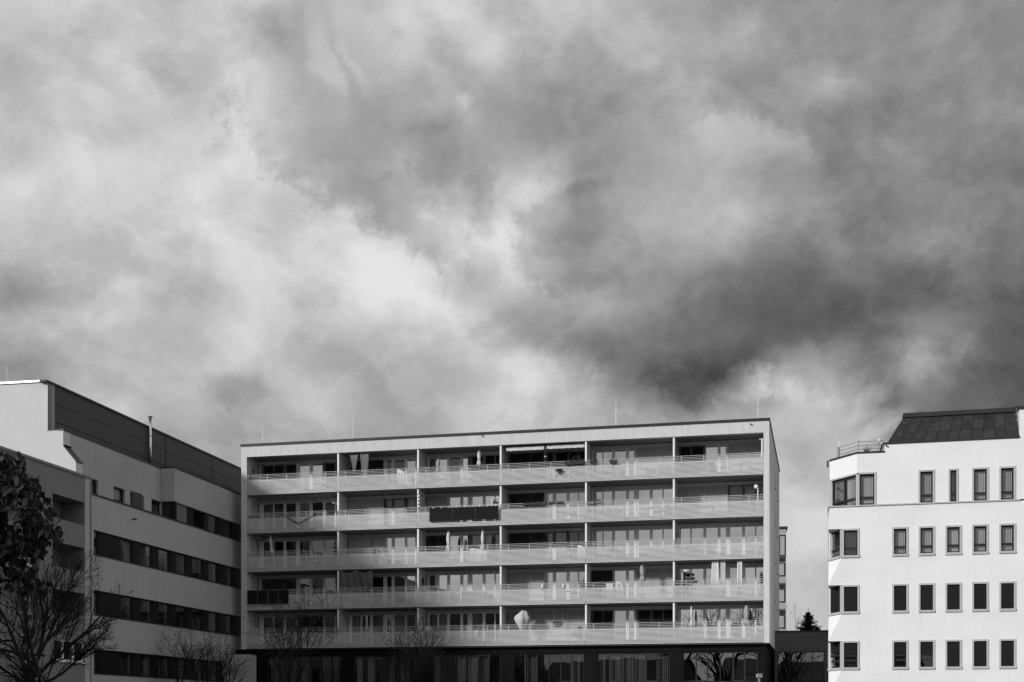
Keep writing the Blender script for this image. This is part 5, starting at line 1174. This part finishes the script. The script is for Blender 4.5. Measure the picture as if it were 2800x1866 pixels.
chest('white covered furniture right of the black parasol, third storey from top', 2, 18.4, 1.0, .72, .5, 1.0, CLOTH_W, True)
chest('white covered chair at the fourth partition, third storey from top', 2, 25.98, 1.0, .3, .3, 1.05, CLOTH_W, True)
chest('grey lounge cover behind the slats in the fifth bay, third storey from top', 2, 31.6, 1.0, .9, .45, .75, CLOTH_M, True)
chest('white cloth heap right of the narrow white box, second storey from bottom', 3, 28.8, .5, .24, .2, 1.25, CLOTH_W, True)
chest('white narrow box at the fifth bay rail, second storey from bottom', 3, 28.1, .45, .25, .15, 1.12, CLOTH_W)
chest('white covered cupboard in the second bay, top storey', 0, 12.5, .7, .32, .25, 1.22, CLOTH_W, True)
chest('dark sofa behind the slats in the third bay, second storey from bottom', 3, 18.0, 1.1, .9, .4, .8, CLOTH_D)
chest('white side box at the fifth bay, lowest balcony', 4, 27.0, 1.3, .3, .3, .6, CLOTH_L)
table('round-edged table at the right of the top storey last bay', 0, 37.6, 1.1, .36, .34, CLOTH_M); table('white table in the last bay, second storey from top', 1, 34.9, 1.1, .5, .35, CLOTH_W)
table('pale table in the fifth bay, second storey from top', 1, 31.2, 1.0, .45, .4, CLOTH_M); table('dark table in the sixth bay, third storey from top', 2, 33.9, 1.0, .55, .4, CLOTH_D); table('table in the fourth bay under the awnings', 0, 22.3, 1.1, .6, .4, CLOTH_D)
table('white table in the third bay, lowest balcony', 4, 16.9, 1.0, .5, .4, CLOTH_L); table('table in the fourth bay, second storey from bottom', 3, 24.9, 1.1, .5, .35, CLOTH_L); table('table behind the first bay slats, third storey from top', 2, 5.6, 1.1, .6, .4, CLOTH_L)
for a in (('grey chair behind the slats in the fifth bay left, second storey from top', 1, 28.3, .9, .2, CLOTH_M), ('grey chair right of the pale table, fifth bay, second storey from top', 1, 32.0, 1.0, -.8, CLOTH_D), ('dark folding chair in the last bay, top storey', 0, 35.3, 1.0, .5, CLOTH_D),
          ('grey chair left of the dark table, sixth bay, third storey from top', 2, 33.1, 1.0, 1.2, CLOTH_D), ('grey chair right of the dark table, sixth bay, third storey from top', 2, 34.8, 1.0, -1.2, CLOTH_D), ('pale chair at the right pier, third storey from top', 2, 38.3, .9, -.6, CLOTH_M),
          ('white chair in the third bay left, top storey', 0, 15.6, .8, .3, CLOTH_L), ('chair left of the table under the awnings', 0, 21.2, 1.0, 1.4, CLOTH_L), ('chair right of the table under the awnings', 0, 23.2, 1.0, -1.3, CLOTH_L), ('wire chair in the fifth bay left, third storey from top', 2, 28.3, 1.0, .3, CLOTH_D),
          ('white chair in the third bay middle, lowest balcony', 4, 17.9, 1.0, -.8, CLOTH_W), ('pale chair in the fifth bay left, second storey from bottom', 3, 27.7, 1.1, .4, CLOTH_L), ('chair in the sixth bay, second storey from bottom', 3, 35.0, 1.1, .6, CLOTH_L), ('grey chair in the fourth bay, second storey from top', 1, 25.1, 1.0, .5, CLOTH_M),
          ('grey rattan chair in the third bay behind the black panels', 1, 16.9, .8, .1, CLOTH_M)): chair(*a)
# pole-mounted light at the right foot of the dark ground floor
Y = 62.0; t = thing('street_lamp', 'grey floodlight on a short post at the bottom edge right of the dark ground floor', 'lamp', ((2076 - 1400) / FPX * Y, Y, ground_z(Y)), R(10)); H = (HV - 1853) / FPX * Y - ground_z(Y)
part('post', MB().tube([(0, 0, 0), (0, 0, H)], .055, 10), METAL, t); hd = part('lamp_head', MB().box(-.12, .12, -.1, .1, H, H + .08).box(-.12, .12, -.1, .1, H + .09, H + .17), LAMPM, t)
# tufts on the roof terrace of the white block
for (x, y, h, n, lab) in ((2.2, .35, .45, 60, 'round bare grass tuft on the terrace of the white block'), (1.12, .95, .3, 6, 'small dry stalks on the terrace left of the tuft')):
    t = thing('grass_tuft', lab, 'plant', rw_(x, y, 15.2), RRZ); mb = MB(); rng = random.Random(n)
    for i in range(n): a = rng.uniform(0, 2 * PI); q = rng.uniform(.05, .32); mb.tube([(0.05 * math.cos(a), .05 * math.sin(a), 0), (q * .6 * math.cos(a), q * .6 * math.sin(a), h * .6), (q * math.cos(a), q * math.sin(a), h * rng.uniform(.7, 1.2))], [.008, .006, .004], 3)
    part('stalks', mb, BARK2, t, kind='stuff'); part('planter', MB().lathe([(.15, 0), (.2, .12), (.18, .12)], 10), POT, t)
